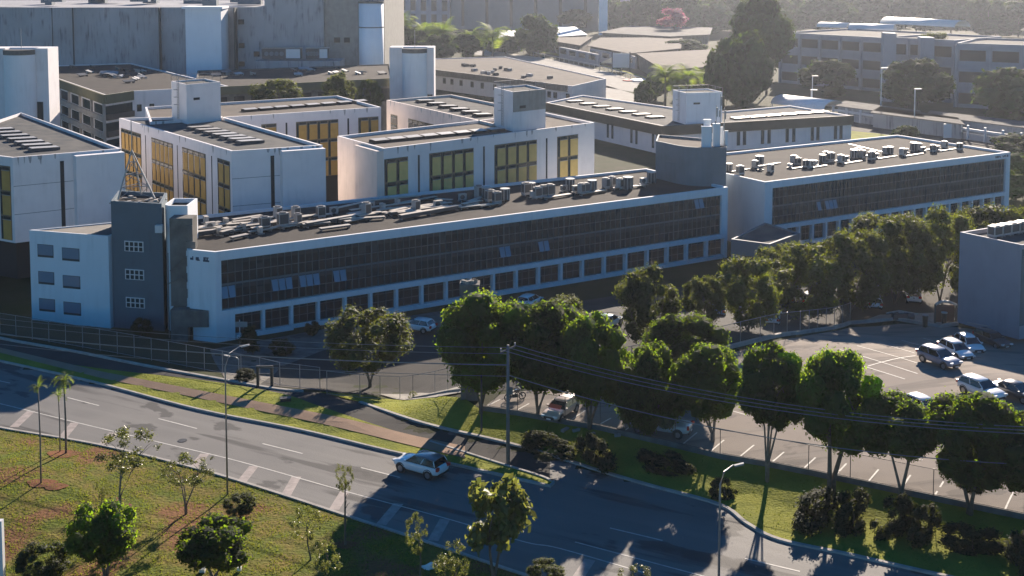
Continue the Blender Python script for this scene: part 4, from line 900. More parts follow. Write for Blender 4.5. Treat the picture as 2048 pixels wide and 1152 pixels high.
s6, q6 = shed('low white walled house left of the round dark tree', [(985, 80), (1046, 78), (1046, 62), (985, 62)], 4.0, 'white')
for rt, qs, cols in ((s1, [Q(1118, 116, GZ), Q(1195, 133, GZ)], 4), (s2, [Q(1180, 120, GZ), Q(1270, 138, GZ)], 4)):
    w_ = Wall((qs[0].x, qs[0].y), (qs[1].x, qs[1].y)); m = MB(); w_.box(m, 0, w_.L, -1, 0, GZ, 2.9); part(m, 'front_wall', M['lilac'], rt)
    for i in range(cols): m = MB(); w_.box(m, w_.L * (i + .15) / cols, w_.L * (i + .8) / cols, 0, .1, .2, 2.2); part(m, 'window', M['glass'], rt)
c = Q(1220, 142, GZ); t = thing('shade_sail', 'white pointed shade sail between poles in front of the tan roofed houses', 'shade sail', c)
m = MB(); m.add([(-4, 0, 3), (4.5, 0, 7.2), (4.5, 3, 3.2), (-2, 4, 3.1)], [(0, 1, 2), (0, 2, 3)]); m.build('canopy', M['bag'], t)
m = MB(); m.tube([(4.6, 0, 0), (4.6, 0, 7.3)], .15, 6); m.tube([(-4, 0, 0), (-4, 0, 3.1)], .12, 6); m.build('post', M['steel'], t)
c = Q(1242, 143, GZ); t = thing('projection_screen', 'pale rectangular outdoor screen beside the shade sail', 'screen', c); m = MB(); m.span(-3.2, 3.2, 0, .2, 1.5, 7); m.build('board', M['frame'], t); m = MB(); m.span(-3.6, -3.2, 0, .3, 0, 7.6); m.span(3.2, 3.6, 0, .3, 0, 7.6); m.build('post', M['tarm'], t)
c = Q(1285, 162, GZ); t = thing('round_stage', 'low flat oval platform with reddish edge on the far ground', 'platform', c); m = MB(); m.cyl((0, 0, .25), 4.5, .5, 24); m.build('deck', M['frame'], t); m = MB(); m.cyl((-4, .5, .2), 3, .38, 20); m.build('step', mat('red_step', (.5, .1, .08)), t)
# framed institute blocks at the right
zR = zat(Q(1700, 168, GZ), 66)
def framed(label, P_, Q_, nf, nc, depth, zt, gap=.62):
    p, q = Vector(P_), Vector(Q_); v = Vector((-(q - p).y, (q - p).x)).normalized() * depth; root = bld('institute_block', label, 'building', p, GZ, 'framed institute blocks')
    shell(root, [p, q, q + v, p + v], GZ, zt, M['lilac'], M['roofl'], .6, .6); w_ = Wall(p, q); H_ = zt - GZ
    for j in range(nf):
        for i in range(nc):
            z0 = GZ + H_ * (j + .18) / nf; m = MB(); w_.box(m, w_.L * (i + .1) / nc, w_.L * (i + .9) / nc, 0, .1, z0, z0 + H_ / nf * .5); part(m, 'window', M['dark'], root)
    m = MB()
    for i in range(nc + 1): a = w_.L * i / nc; w_.box(m, a - .35, a + .35, .05, .5, GZ, zt - .6)
    part(m, 'pier', M['lilac'], root); return root
f1 = framed('three storey grey framed block with bright curved roof lights, behind the big dark trees', P2(1560, 165, GZ), P2(1764, 184, GZ), 3, 5, 40, zR)
f2 = framed('grey framed block partly hidden by the slim tree at the right', P2(1770, 194, GZ), P2(1905, 206, GZ), 3, 3, 30, zat(Q(1800, 198, GZ), 76))
f3 = framed('grey framed block with brown roof at the far right edge', P2(1910, 214, GZ), P2(2110, 226, GZ), 3, 3, 30, zat(Q(1960, 218, GZ), 88))
for a, b, lab in ((1765, 1790, 'tall pale grey stair slab, left of the three beside the framed blocks'), (1838, 1866, 'tall pale grey stair slab, middle one beside the framed blocks'), (1908, 1940, 'tall pale grey stair slab, right of the three beside the framed blocks')):
    p, q = Vector(P2(a, 203, GZ)), Vector(P2(b, 205, GZ)); m = MB(); m.prism([p, q, q + Vector((1, 6)), p + Vector((1, 6))], GZ, zat(p.to_3d(), 66 + (a - 1765) * .12)); tag(m.build('stair_slab', M['lilac']), lab, 'wall')
def barrel(label, p, q, rad, z, m_='frame', thick=.15):
    d = (q - p); d.z = 0; L = d.length; rz = math.atan2(d.y, d.x); t = thing('barrel_roof', label, 'roof vault', (p.x, p.y, z), rz); m = MB(); vs = []; fs = []; n = 12
    for i, x in enumerate((0, L)):
        for k in range(n + 1): a_ = math.pi * k / n; vs.append((x, -math.cos(a_) * rad, math.sin(a_) * rad * .55))
        for k in range(n + 1): a_ = math.pi * k / n; vs.append((x, -math.cos(a_) * (rad - thick), math.sin(a_) * (rad - thick) * .55))
    s_ = 2 * (n + 1)
    for k in range(n): fs += [(k, k + 1, s_ + k + 1, s_ + k), (n + 1 + k, s_ + n + 1 + k, s_ + n + 2 + k, n + 2 + k), (k, n + 1 + k, n + 2 + k, k + 1), (s_ + k, s_ + k + 1, s_ + n + 2 + k, s_ + n + 1 + k)]
    m.add(vs, fs); m.build('vault', M[m_], t, True); return t, L
barrel('long bright white vaulted roof light at the top right', Q(1775, 46, zR), Q(1925, 54, zR), 4.5, zR)
barrel('low bright curved roof light on the three storey framed block', Q(1640, 52, zR), Q(1700, 54, zR), 3.2, zR - .2, 'frame')
barrel('wide flat glaring roof light on the three storey framed block', Q(1700, 56, zR), Q(1790, 58, zR), 4.2, zR - .6, 'frame')
c1, c2 = Q(1562, 222, GZ), Q(1668, 236, GZ); zb = zat(c1, 205); t, L = barrel('white vaulted canopy over the gate at the right of the brown fascia building', c1, c2, 4.2, zb, 'white')
m = MB(); [m.tube([(x, y, GZ - zb), (x, y, .2)], .15, 6) for x in (.3, L - .3) for y in (-3.9, 3.9)]; m.build('post', M['frame'], t)
# concrete post-and-rail wall on the right, sheet roofs behind it
def postwall(label, a, b, n, hpx, name='boundary_wall'):
    p, q = Q(*a, GZ), Q(*b, GZ); w_ = Wall((p.x, p.y), (q.x, q.y)); root = bld(name, label, 'wall', p.to_2d()); h = zat(p, a[1] - hpx)
    m = MB(); w_.box(m, 0, w_.L, -.1, .1, GZ, GZ + (h - GZ) * .45); part(m, 'infill', M['conc2'], root); m = MB(); w_.box(m, 0, w_.L, .1, .3, GZ + (h - GZ) * .62, GZ + (h - GZ) * .78); part(m, 'rail', M['frame'], root)
    for i in range(n): s = w_.L * i / (n - 1); m = MB(); w_.box(m, s - .22, s + .22, .1, .5, GZ, h); part(m, 'post', M['frame'], root)
postwall('pale concrete post and rail wall running towards the right edge', (1668, 238), (2120, 308), 15, 26)
for i, (a, b, c_, d_) in enumerate((((1670, 212), (1850, 236), (1840, 222), (1690, 202)), ((1740, 226), (1930, 250), (1915, 236), (1760, 214)), ((1850, 232), (2060, 258), (2050, 244), (1860, 222)))):
    shed('low shed with dull grey sheet roof behind the post wall, %s from the canopy' % ORD[i], (a, b, c_, d_), 1.6, 'roofl', 'conc2', .15)
m = MB(); p = Q(1905, 276, GZ); m.span(p.x - 2.2, p.x + 2.2, p.y - .2, p.y, GZ, GZ + 3.4); o = m.build('white_gate', M['frame']); tag(o, 'white double leaf gate in the post and rail wall', 'gate')
# ------------------------------------------------------------------ fences
def fence(label, pts, h, step, z0=0.0, post=M['steel'], rad=.035, panel=True, rail=True, name='chain_link_fence', offs=0.0):
    P_ = [T(*q) + Vector((0, 0, z0)) for q in pts]; root = thing(name, label, 'fence', P_[0]); L_ = []
    for i in range(len(P_) - 1):
        n = max(1, int(round((P_[i + 1] - P_[i]).length / step)))
        for k in range(n): L_.append(P_[i].lerp(P_[i + 1], k / n))
    L_.append(P_[-1]); L_ = [Vector((p.x, p.y, float(terr(p.x, p.y)) + z0)) for p in L_]; o = Vector(P_[0])
    for p in L_: m = MB(); m.tube([p - o - Vector((0, 0, .3)), p - o + Vector((0, 0, h))], rad, 6); m.build('post', post, root)
    if rail:
        m = MB()
        for a, b in zip(L_[:-1], L_[1:]):
            for z in (h - .03, .12): m.tube([a - o + Vector((0, 0, z)), b - o + Vector((0, 0, z))], rad * .75, 5, False)
        m.build('rail', post, root)
    if panel:
        m = MB()
        for a, b in zip(L_[:-1], L_[1:]): a, b = a - o, b - o; m.add([a + Vector((0, 0, .1)), b + Vector((0, 0, .1)), b + Vector((0, 0, h - .05)), a + Vector((0, 0, h - .05))], [(0, 1, 2, 3)])
        m.build('wire_mesh', M['link'], root)
    return root
fence('long grey chain link fence beside the service road at the left', [(-60, 655), (0, 668), (235, 708), (520, 762), (560, 772), (640, 782)], 2.3, 2.2)
fence('sliding chain link gate across the car park entrance', [(654, 790), (720, 797), (800, 800), (826, 798)], 2.3, 2.2, name='mesh_gate')
fence('chain link fence bending from the entrance to the concrete pillar', [(826, 798), (870, 790), (922, 782), (1010, 775)], 2.3, 2.0)
fence('thin dark wire fence on the low wall of the car park', wall_line[:-1] + [(2200, 1075)], 2.0, 4.1, .42, M['tarm'], .03)
fence('chain link fence on the kerb between the two car parks', [(1225, 752), (1300, 735), (1440, 702), (1520, 682), (1600, 668), (1700, 648)], 2.3, 2.4, .2)
o = ribbon('low_wall', wall_line, .22, .5, M['conc'], kind=None, base=-.9); tag(o, 'low dark retaining wall along the front of the car park', 'wall')
o = ribbon('low_wall', [(826, 800), (870, 792), (922, 783)], .25, .3, M['concl'], kind=None); tag(o, 'short pale kerb wall under the fence by the concrete pillar', 'wall')
t = thing('steel_portal', 'dark steel portal frame beside the left fence', 'gate frame', T(530, 776)); h = 46 / ppm(t.location); wd = 28 / ppm(t.location)
for s in (-.5, .5): m = MB(); m.span(s * wd - .12, s * wd + .12, -.12, .12, -.3, h); m.build('post', M['blackp'], t)
m = MB(); m.span(-wd / 2 + .13, wd / 2 - .13, -.08, .08, h - .25, h - .02); m.span(-wd / 2 + .13, wd / 2 - .13, -.05, .05, h * .6, h * .6 + .08); m.build('crossbar', M['blackp'], t)
m = MB(); c = Q(910, 100, GZ)
fr = thing('road_railing', 'pale rail fence following the far curved road', 'railing', Q(900, 84, GZ)); o_ = Vector(fr.location); pts_ = [Q(a, b, GZ) - o_ for a, b in ((775, 66), (900, 84), (1000, 97), (1100, 120), (1200, 140), (1290, 168))]; m = MB()
for a, b in zip(pts_[:-1], pts_[1:]):
    m.tube([a + Vector((0, 0, 1.8)), b + Vector((0, 0, 1.8))], .12, 5)
    for k in range(10): p = a.lerp(b, k / 10); m.tube([p, p + Vector((0, 0, 1.8))], .1, 5)
m.build('rail', M['acw'], fr)
# ------------------------------------------------------------------ vegetation
def leaf_mesh(name, centres, radii, n, size, seed, droop=0.0, aspect=.6, shell=.55, mats=None, core=0.0, coremat=None):
    rg = np.random.default_rng(seed); centres = np.array(centres, float); radii = np.array(radii, float)
    wt = radii ** 2; wt = wt / wt.sum(); idx = rg.choice(len(centres), n, p=wt)
    d = rg.normal(size=(n, 3)); d /= np.linalg.norm(d, axis=1)[:, None]
    rad = radii[idx] * (shell + (1 - shell) * rg.random(n) ** .5) * (1 + .12 * rg.normal(size=n))
    c = centres[idx] + d * rad[:, None]
    nn = d + rg.normal(size=(n, 3)) * .7 + np.array([0, 0, .35]); nn /= np.linalg.norm(nn, axis=1)[:, None]
    t = np.cross(nn, rg.normal(size=(n, 3))); t /= np.linalg.norm(t, axis=1)[:, None]; b = np.cross(nn, t)
    s = size * rg.uniform(.6, 1.4, n)[:, None]; t = t * s; b = b * s * aspect
    v = np.stack([c - t, c + b * .9 - t * .1, c + t, c - b * .9 - t * .1], 1).reshape(-1, 3)
    V_ = v.tolist(); F_ = [(4 * i, 4 * i + 1, 4 * i + 2, 4 * i + 3) for i in range(n)]
    if core:
        bm = bmesh.new(); bmesh.ops.create_icosphere(bm, subdivisions=2, radius=1); vv = np.array([q.co[:] for q in bm.verts]); ff = [[q.index for q in f.verts] for f in bm.faces]; bm.free()
        for k in range(len(centres)):
            o_ = len(V_); jit = 1 + .15 * rg.normal(size=len(vv)); V_ += (centres[k] + vv * (radii[k] * core * jit)[:, None]).tolist(); F_ += [tuple(q + o_ for q in f) for f in ff]
    me = bpy.data.meshes.new(name); me.from_pydata(V_, [], F_); me.update(); me.materials.append(mats); return me
def crown_pts(n, rx, rz_, seed, r0=.28, r1=.45, flat=0.0, shell=0.0):
    rg = random.Random(seed); out = []; rad = []
    for i in range(n):
        for _ in range(60):
            p = Vector((rg.uniform(-1, 1), rg.uniform(-1, 1), rg.uniform(-1, 1)))
            if .25 < p.length < 1 and (flat == 0 or p.z > -flat): break
        if rg.random() < shell: p = p.normalized() * rg.uniform(.66, .78)
        p = p * .78 if p.length > .78 else p; out.append((p.x * rx, p.y * rx, p.z * rz_)); rad.append(rg.uniform(r0, r1) * min(rx, rz_))
    return out, rad
CROWN = {}
def crown(kind, v):
    k = (kind, v)
    if k not in CROWN:
        if kind == 'dense': c, r = crown_pts(46, 1.12, 1.06, 10 + v, .16, .40, shell=.75); CROWN[k] = leaf_mesh('crown', c, r, 26000, .036, v, mats=M['leafd'], core=.86)
        if kind == 'airy': c, r = crown_pts(60, 1.15, 1.1, 30 + v, .14, .30, shell=.5); CROWN[k] = leaf_mesh('crown', c, r, 14000, .032, v, mats=M['leafm'], shell=.1, core=.6)
        if kind == 'thin': c, r = crown_pts(34, 1.15, 1.1, 50 + v, .10, .22, shell=.4); CROWN[k] = leaf_mesh('crown', c, r, 2600, .045, v, mats=M['leafl'], shell=.0, aspect=.5)
        if kind == 'big': c, r = crown_pts(18, 1, 1, 90 + v, .2, .38); CROWN[k] = leaf_mesh('crown', c, r, 1900, .11, v, mats=M['leafl'], shell=.2, aspect=.65)
        if kind == 'bush': c, r = crown_pts(32, 1.1, 1.05, 70 + v, .2, .36, shell=.4); CROWN[k] = leaf_mesh('crown', c, r, 5000, .06, v, mats=M['leafs'], shell=.2, core=.6)
        if kind == 'bushy': c, r = crown_pts(34, 1.1, 1.05, 170 + v, .2, .36, shell=.5); CROWN[k] = leaf_mesh('crown', c, r, 7000, .055, v, mats=M['leafd'], core=.75)
        if kind == 'far': c, r = crown_pts(30, 1.1, 1.05, 110 + v, .24, .4, shell=.5); CROWN[k] = leaf_mesh('crown', c, r, 4200, .07, v, mats=M['leaff'], core=.86)
        if kind == 'farp': c, r = crown_pts(24, 1, 1, 130 + v, .22, .4); CROWN[k] = leaf_mesh('crown', c, r, 3200, .06, v, mats=M['pinkf'], core=.6)
    return CROWN[k]
rt = random.Random(21)
def tree(label, base, rect, kind='dense', v=0, group=None, bark='bark', stems=3, tw=.16, name='broadleaf_tree', cat='tree', yaw=None, hidden=False, dz=1.0, zground=None, rz_=None):
    b = T(*base) if zground is None else Q(*base, zground); l, r, tp_, bt = rect; s = ppm(b); l, r = (l + (r - l) * .03, r - (r - l) * .03) if kind in ('dense', 'airy') else (l, r); tp_ += 12 if kind == 'airy' else (4 if kind == 'dense' else 0); cx = ((l + r) / 2 - 1024) / FPX * (b.y * CP - (b.z + 4 - CAMH) * SP)
    z1, z0 = zat(b, tp_), zat(b, bt); rx = (r - l) / 2 / s; rzz = max(.3, (z1 - z0) / 2); zc = (z1 + z0) / 2 - b.z
    t = thing(name, label, cat, b, 0, group); ox = cx - b.x
    o = link('crown', crown(kind, v), None, t); o.location = (ox, 0, zc); o.scale = (rx, rx * dz, rzz); o.rotation_euler.z = rt.uniform(0, 6.28) if yaw is None else yaw
    m = MB()
    for k in range(stems):
        a = 2 * math.pi * k / stems + rt.uniform(0, 1); sp = rx * .38 if stems > 1 else rx * .1; r0 = tw / (stems ** .5) * 1.2; fork = zc - rzz * rt.uniform(.95, 1.25) if stems > 1 else 0; fork = max(.15, fork * .35)
        p0 = Vector((math.cos(a) * r0 * .7, math.sin(a) * r0 * .7, -.2)); p1 = Vector((math.cos(a) * r0, math.sin(a) * r0, fork)); p3 = Vector((ox + math.cos(a) * sp, math.sin(a) * sp, zc - rzz * .25)); p2 = p1.lerp(p3, .5) + Vector((rt.uniform(-.12, .12), rt.uniform(-.12, .12), 0)); p4 = p3.lerp(Vector((ox, 0, zc + rzz * .5)), .6)
        m.tube([p0, p1, p2, p3, p4], [r0 * 1.25, r0, r0 * .75, r0 * .5, r0 * .12], 7)
        if stems > 1 or kind in ('thin', 'big'):
            for q in range(4): a2 = a + rt.uniform(-1.2, 1.2); s_ = p2.lerp(p3, rt.uniform(0, .9)); e_ = s_ + Vector((math.cos(a2) * rx * .5, math.sin(a2) * rx * .5, rzz * rt.uniform(.35, .8))); m.tube([s_, s_.lerp(e_, .5) + Vector((0, 0, .08 * rzz)), e_], [r0 * .35, r0 * .25, r0 * .08], 5)
    m.build('trunk', M[bark], t, True); return t
FR = 'round dense trees along the car park wall'
tree('dense round tree just right of the concrete pillar', (962, 828), (868, 1062, 588, 768), 'dense', 0, FR, stems=4)
tree('dense round tree behind the utility pole with a fan of thin trunks', (1076, 838), (990, 1182, 602, 776), 'dense', 1, FR, stems=5)
tree('dense tall round tree right of the old station wagon', (1180, 860), (1112, 1272, 628, 806), 'dense', 2, FR, stems=3)
tree('dense round tree hanging over the pale pickup', (1305, 868), (1228, 1380, 690, 866), 'dense', 3, FR, stems=3)
tree('dense round tree with forked pale trunk right of the pickup', (1425, 884), (1340, 1492, 690, 828), 'dense', 0, FR, 'barkp', stems=4)
tree('dense round tree with many spreading lower branches in the middle of the row', (1534, 965), (1472, 1618, 690, 852), 'dense', 1, FR, 'barkp', stems=5)
tree('largest dense round tree of the row with two leaning trunks', (1662, 992), (1594, 1766, 702, 898), 'dense', 2, FR, stems=2, tw=.22)
tree('dense low round tree beside the largest one, with three straight trunks', (1802, 1002), (1718, 1885, 790, 912), 'dense', 3, FR, 'barkp', stems=3)
tree('dense wide round tree with a red flowering tuft at its trunk', (1940, 1030), (1848, 2046, 790, 962), 'dense', 0, FR, stems=3, tw=.2)
tree('dense round tree cut by the right edge of the picture', (2090, 1040), (1965, 2150, 830, 985), 'dense', 1, FR, stems=3)
tree('lighter round tree standing inside the car park behind the row', (1372, 780), (1293, 1448, 628, 740), 'dense', 3, FR, stems=3)
tuft = tree('small dark tuft with red flowers on the trunk of a car park tree', (1935, 1022), (1916, 1978, 955, 985), 'bush', 1, name='flowering_shrub', cat='shrub', stems=1, tw=.05)
HB = 'dark shrubs on the bank below the car park wall'
for i, (bx, by, rc) in enumerate((((1090, 908), 0, (1020, 1170, 870, 915)), ((1200, 928), 0, (1120, 1262, 880, 935)), ((1330, 940), 0, (1260, 1400, 900, 950)), ((1452, 1000), 0, (1418, 1478, 955, 1008)), ((1620, 1045), 0, (1545, 1712, 988, 1058)), ((1705, 1062), 0, (1640, 1770, 975, 1070)), ((1790, 1070), 0, (1725, 1850, 990, 1080)), ((1850, 1085), 0, (1790, 1905, 1012, 1095)), ((1945, 1105), 0, (1880, 2010, 1040, 1115)), ((2030, 1135), 0, (1975, 2160, 1060, 1150)))):
    tree('low dark shrub, %s from the left on the bank below the wall' % ORD[i], (bx[0], bx[1]), rc, 'bush', i % 3, HB, stems=1, tw=.05, name='shrub', cat='shrub', dz=.5)
MR = 'open leafy trees of the yard in front of the offices'
mt = [((740, 775), (648, 832, 602, 742), 'open spreading tree in front of the left half of the glass facade'), ((1120, 690), (1062, 1182, 580, 680), 'small open tree behind the dense round trees'), ((1295, 700), (1215, 1365, 516, 690), 'full leafy tree before the right end of the long facade'), ((1405, 670), (1362, 1452, 536, 650), 'narrow leafy tree left of the yard cars'), ((1495, 660), (1425, 1570, 502, 655), 'leafy tree behind the white hatchback in the yard'), ((1600, 640), (1530, 1700, 475, 632), 'leafy tree in front of the entrance block'), ((1700, 625), (1630, 1790, 440, 615), 'broad leafy tree in front of the second facade'), ((1790, 610), (1720, 1880, 418, 600), 'broad leafy tree above the white van'), ((1880, 600), (1810, 1960, 405, 590), 'broad leafy tree left of the plain grey building'), ((1560, 600), (1500, 1620, 470, 600), 'smaller leafy tree behind the second row of yard trees'), ((1960, 560), (1890, 2050, 398, 560), 'leafy tree rising behind the plain grey building'), ((2050, 560), (1980, 2120, 395, 560), 'leafy tree at the right edge behind the plain grey building'), ((1770, 575), (1690, 1860, 405, 565), 'leafy tree deep in the yard close to the second facade')]
for i, (b, rc, lb) in enumerate(mt): tree(lb, b, rc, 'airy', i % 3, MR, stems=3)
# young trees and palms on the lawn
YG = 'young trees planted on the lawn'
tree('young tree with pinkish white blossom and crooked trunk on the lawn', (240, 1018), (190, 326, 856, 945), 'thin', 0, YG, 'barkp', 3, .09)
bl_ = link('blossom', leaf_mesh('blossom', *crown_pts(14, 1, 1, 5, .1, .2), 160, .05, 6, mats=M['pinkf'], shell=0), None, bpy.data.objects[[o.name for o in bpy.data.objects if o.get('label', '').startswith('young tree with pinkish')][0]]); tb = kids(bl_.parent)[0]; bl_.location = tb.location; bl_.scale = tb.scale
tree('young flat topped tree with forked trunk right of the blossom tree', (372, 1030), (322, 436, 904, 972), 'thin', 1, YG, 'barkp', 3, .08)
tree('dark dense young tree at the lower left of the lawn', (212, 1152), (140, 272, 1000, 1120), 'bushy', 0, YG, stems=2, tw=.12)
tree('wide green young tree at the bottom edge with small lights', (428, 1158), (354, 516, 1028, 1132), 'bushy', 1, YG, stems=2, tw=.12)
tree('ragged dark shrub in the bottom left corner', (88, 1165), (28, 142, 1072, 1160), 'airy', 2, YG, stems=1, tw=.06)
tree('small dark shrub beside the foot of the tall lamp post', (482, 1032), (444, 512, 974, 1030), 'airy', 1, YG, stems=1, tw=.04)
tree('slender sapling with a small oval crown on a straight stem', (688, 1092), (669, 708, 920, 990), 'thin', 2, YG, 'bark', 1, .07)
tree('yellow green sapling with spreading leaves on a leaning stem', (620, 1122), (574, 646, 1012, 1085), 'thin', 0, YG, stems=1, tw=.05)
tree('pale green sapling close to the kerb near the bottom edge', (838, 1170), (808, 862, 1022, 1112), 'thin', 1, YG, stems=1, tw=.06)
tree('large leaved tree glittering in the sun near the bottom centre', (988, 1165), (924, 1066, 944, 1118), 'big', 0, YG, stems=2, tw=.12)
tree('broad leaved sapling between the kerb and the glittering tree', (893, 1185), (862, 945, 1082, 1165), 'thin', 2, YG, stems=2, tw=.06)
tree('small yellow green sapling near the slender sapling', (648, 1165), (615, 690, 1075, 1150), 'thin', 0, YG, stems=1, tw=.05)
tree('bushy young tree at the bottom edge right of the glittering tree', (1093, 1200), (1052, 1132, 1110, 1170), 'airy', 0, YG, stems=1, tw=.06)
tree('thin twiggy sapling top at the very bottom edge', (1265, 1215), (1232, 1305, 1128, 1180), 'thin', 1, YG, stems=2, tw=.04)
tree('faint feathery sapling left of the blossom tree', (202, 1010), (188, 216, 950, 1005), 'thin', 2, YG, stems=1, tw=.03)
def frond(L, droop, n=9, w_=.22):
    vs = []; fs = []
    pts = [Vector((L * t * math.cos(droop * t * .6), 0, L * (.55 * t - droop * .75 * t * t))) for t in [i / n for i in range(n + 1)]]
    for i in range(1, n + 1):
        d = pts[i] - pts[i - 1]
        for s in (-1, 1):
            for q in (0, .5):
                p = pts[i - 1] + d * q; wd = L * w_ * math.sin(math.pi * min(.95, (i + q) / (n + 1))) ** .6; k = len(vs); vs += [p, p + d * .35, p + Vector((wd * .4, s * wd, -wd * .35))]; fs.append((k, k + 1, k + 2))
    return vs, fs
def palm(label, base, top, spread, n=11, trunk=.09, grp=None, zg=None, thick=1.0, droop=1.0, seed=0):
    b = T(*base) if zg is None else Q(*base, zg); H_ = zat(b, top) - b.z; Ls = spread / ppm(b); t = thing('palm_tree', label, 'palm', b, 0, grp); rp = random.Random(seed); hh = H_ - Ls * .5
    m = MB(); m.tube([(0, 0, -.2), (.05, 0, hh * .5), (.0, 0, hh)], [trunk * 1.2, trunk, trunk * .7], 7); m.build('trunk', M['barkp'], t, True)
    m = MB()
    for k in range(n):
        vs, fs = frond(Ls * rp.uniform(.8, 1.15), droop * rp.uniform(.5, 1.3), w_=.22 * thick); Mx = Matrix.Translation((0, 0, hh)) @ Matrix.Rotation(2 * math.pi * k / n * 1.0 + rp.uniform(-.3, .3), 4, 'Z') @ Matrix.Rotation(-rp.uniform(-.1, 1.0), 4, 'Y'); m.add([Mx @ v for v in vs], fs)
    m.build('fronds', M['leafp'], t); return t
palm('tall thin young palm leaning at the far left of the lawn', (82, 968), 762, 26, 12, .06, 'young palms on the lawn', seed=1)
palm('short young palm beside the leftmost lawn pair', (120, 905), 780, 22, 10, .05, 'young palms on the lawn', seed=2)
palm('tall leafy young palm with drooping fronds beside the road', (132, 908), 748, 30, 18, .08, 'young palms on the lawn', seed=3, droop=1.5)
FG = 'palms among the campus roofs'
for i, (bx, by, tp_, sp) in enumerate(((800, 120, 30, 42), (850, 118, 48, 40), (885, 116, 45, 42), (945, 120, 56, 38), (985, 118, 50, 46), (1330, 215, 130, 46), (1352, 218, 150, 40), (1375, 215, 134, 42), (1400, 200, 138, 34))):
    palm('bright green palm, %s from the left among the distant roofs' % ORD[i], (bx, by), tp_, sp, 20, .35, FG, GZ, 1.9, 1.3, seed=20 + i)
FT = 'distant trees around the campus'
far = [((1075, 110), (1036, 1116, 30, 112), 'far', 0, 'dark rounded tree in front of the dark grey building'), ((1480, 215), (1418, 1540, 62, 208), 'far', 1, 'very large dark tree between the far houses and the framed blocks'), ((1440, 225), (1408, 1478, 110, 220), 'far', 2, 'tall dark tree in front of the very large one'), ((1530, 190), (1462, 1582, -6, 128), 'far', 0, 'tall dark tree rising above the picture top'), ((1400, 60), (1360, 1450, -20, 60), 'far', 1, 'dark tree beyond the pink blossoming one'),
       ((1345, 84), (1312, 1380, 14, 56), 'farp', 0, 'pink blossoming tree beyond the far roofs'), ((1280, 60), (1240, 1312, 10, 58), 'far', 2, 'green tree left of the pink blossoming one'), ((1285, 210), (1268, 1305, 165, 212), 'far', 0, 'small dark globe tree left of the palms'), ((1370, 112), (1325, 1410, 78, 108), 'far', 1, 'low green tree behind the grey brown roof'),
       ((560, 300), (500, 610, 145, 212), 'airy', 1, 'small sunlit tree before the long low dark roof, left'), ((680, 300), (640, 715, 132, 220), 'airy', 2, 'thin grey green tree before the long low dark roof, centre'), ((740, 300), (712, 768, 142, 224), 'airy', 0, 'small sunlit tree before the long low dark roof, right'), ((1655, 195), (1600, 1715, 122, 192), 'far', 2, 'round green tree before the three storey framed block'),
       ((1890, 195), (1830, 1905, 52, 125), 'airy', 1, 'slim tree with open crown between the grey stair slabs'), ((1830, 230), (1770, 1900, 120, 205), 'far', 0, 'dark reddish shaded tree before the grey stair slabs'), ((2010, 250), (1940, 2110, 140, 250), 'far', 2, 'dark tree with pinkish top at the right edge'), ((2030, 300), (1985, 2100, 268, 320), 'far', 1, 'green tree at the right edge behind the second roof'), ((2050, 400), (2000, 2110, 310, 400), 'far', 0, 'dark tree at the right edge beyond the roof sign'), ((1815, 290), (1785, 1838, 252, 285), 'far', 2, 'bright green bush behind the far corner of the second roof'), ((1690, 262), (1640, 1700, 262, 278), 'far', 0, 'low clipped bush right of the brown fascia building'), ((700, 655), (640, 800, 9999, 9999), 'far', 0, 'x')]
for i, (bx, by, w2, tp2) in enumerate(((785, 95, 34, 36), (815, 122, 40, 52), (850, 100, 36, 50), (872, 128, 38, 70), (905, 100, 34, 60), (930, 122, 30, 70), (965, 112, 34, 68), (1010, 108, 30, 70), (1150, 62, 34, 20), (1230, 66, 30, 12), (1262, 64, 34, 22), (1385, 70, 34, 20), (1310, 200, 26, 150), (1390, 195, 34, 140), (1400, 225, 30, 170), (1290, 208, 22, 178), (1445, 62, 40, -10), (1540, 60, 44, -6), (1590, 50, 44, 4), (1585, 160, 34, 70), (1640, 48, 42, -4), (1860, 40, 40, 6), (1960, 56, 44, 10), (2030, 62, 44, 6), (1990, 80, 34, 40), (1810, 215, 40, 165))):
    far.append(((bx, by), (bx - w2, bx + w2, tp2, by - 6), 'far', i % 3, 'mid green leafy tree among the distant roofs, %s in line' % ORD[i]))
for b, rc, kd, v, lb in far:
    if rc[2] < 9000: tree(lb, b, rc, kd, v, FT, stems=1, tw=.35, zground=GZ)
pk = leaf_mesh('blossom', *crown_pts(10, 1, 1, 77, .2, .4, .1), 900, .06, 3, mats=M['pinkf'])
pt = [o for o in bpy.data.objects if o.get('label', '').startswith('dark tree with pinkish')][0]; o = link('blossom', pk, None, pt); cr = kids(pt)[0]; o.location = Vector(cr.location) + Vector((0, 0, cr.scale.z * .45)); o.scale = (cr.scale.x * .9, cr.scale.y * .9, cr.scale.z * .6)
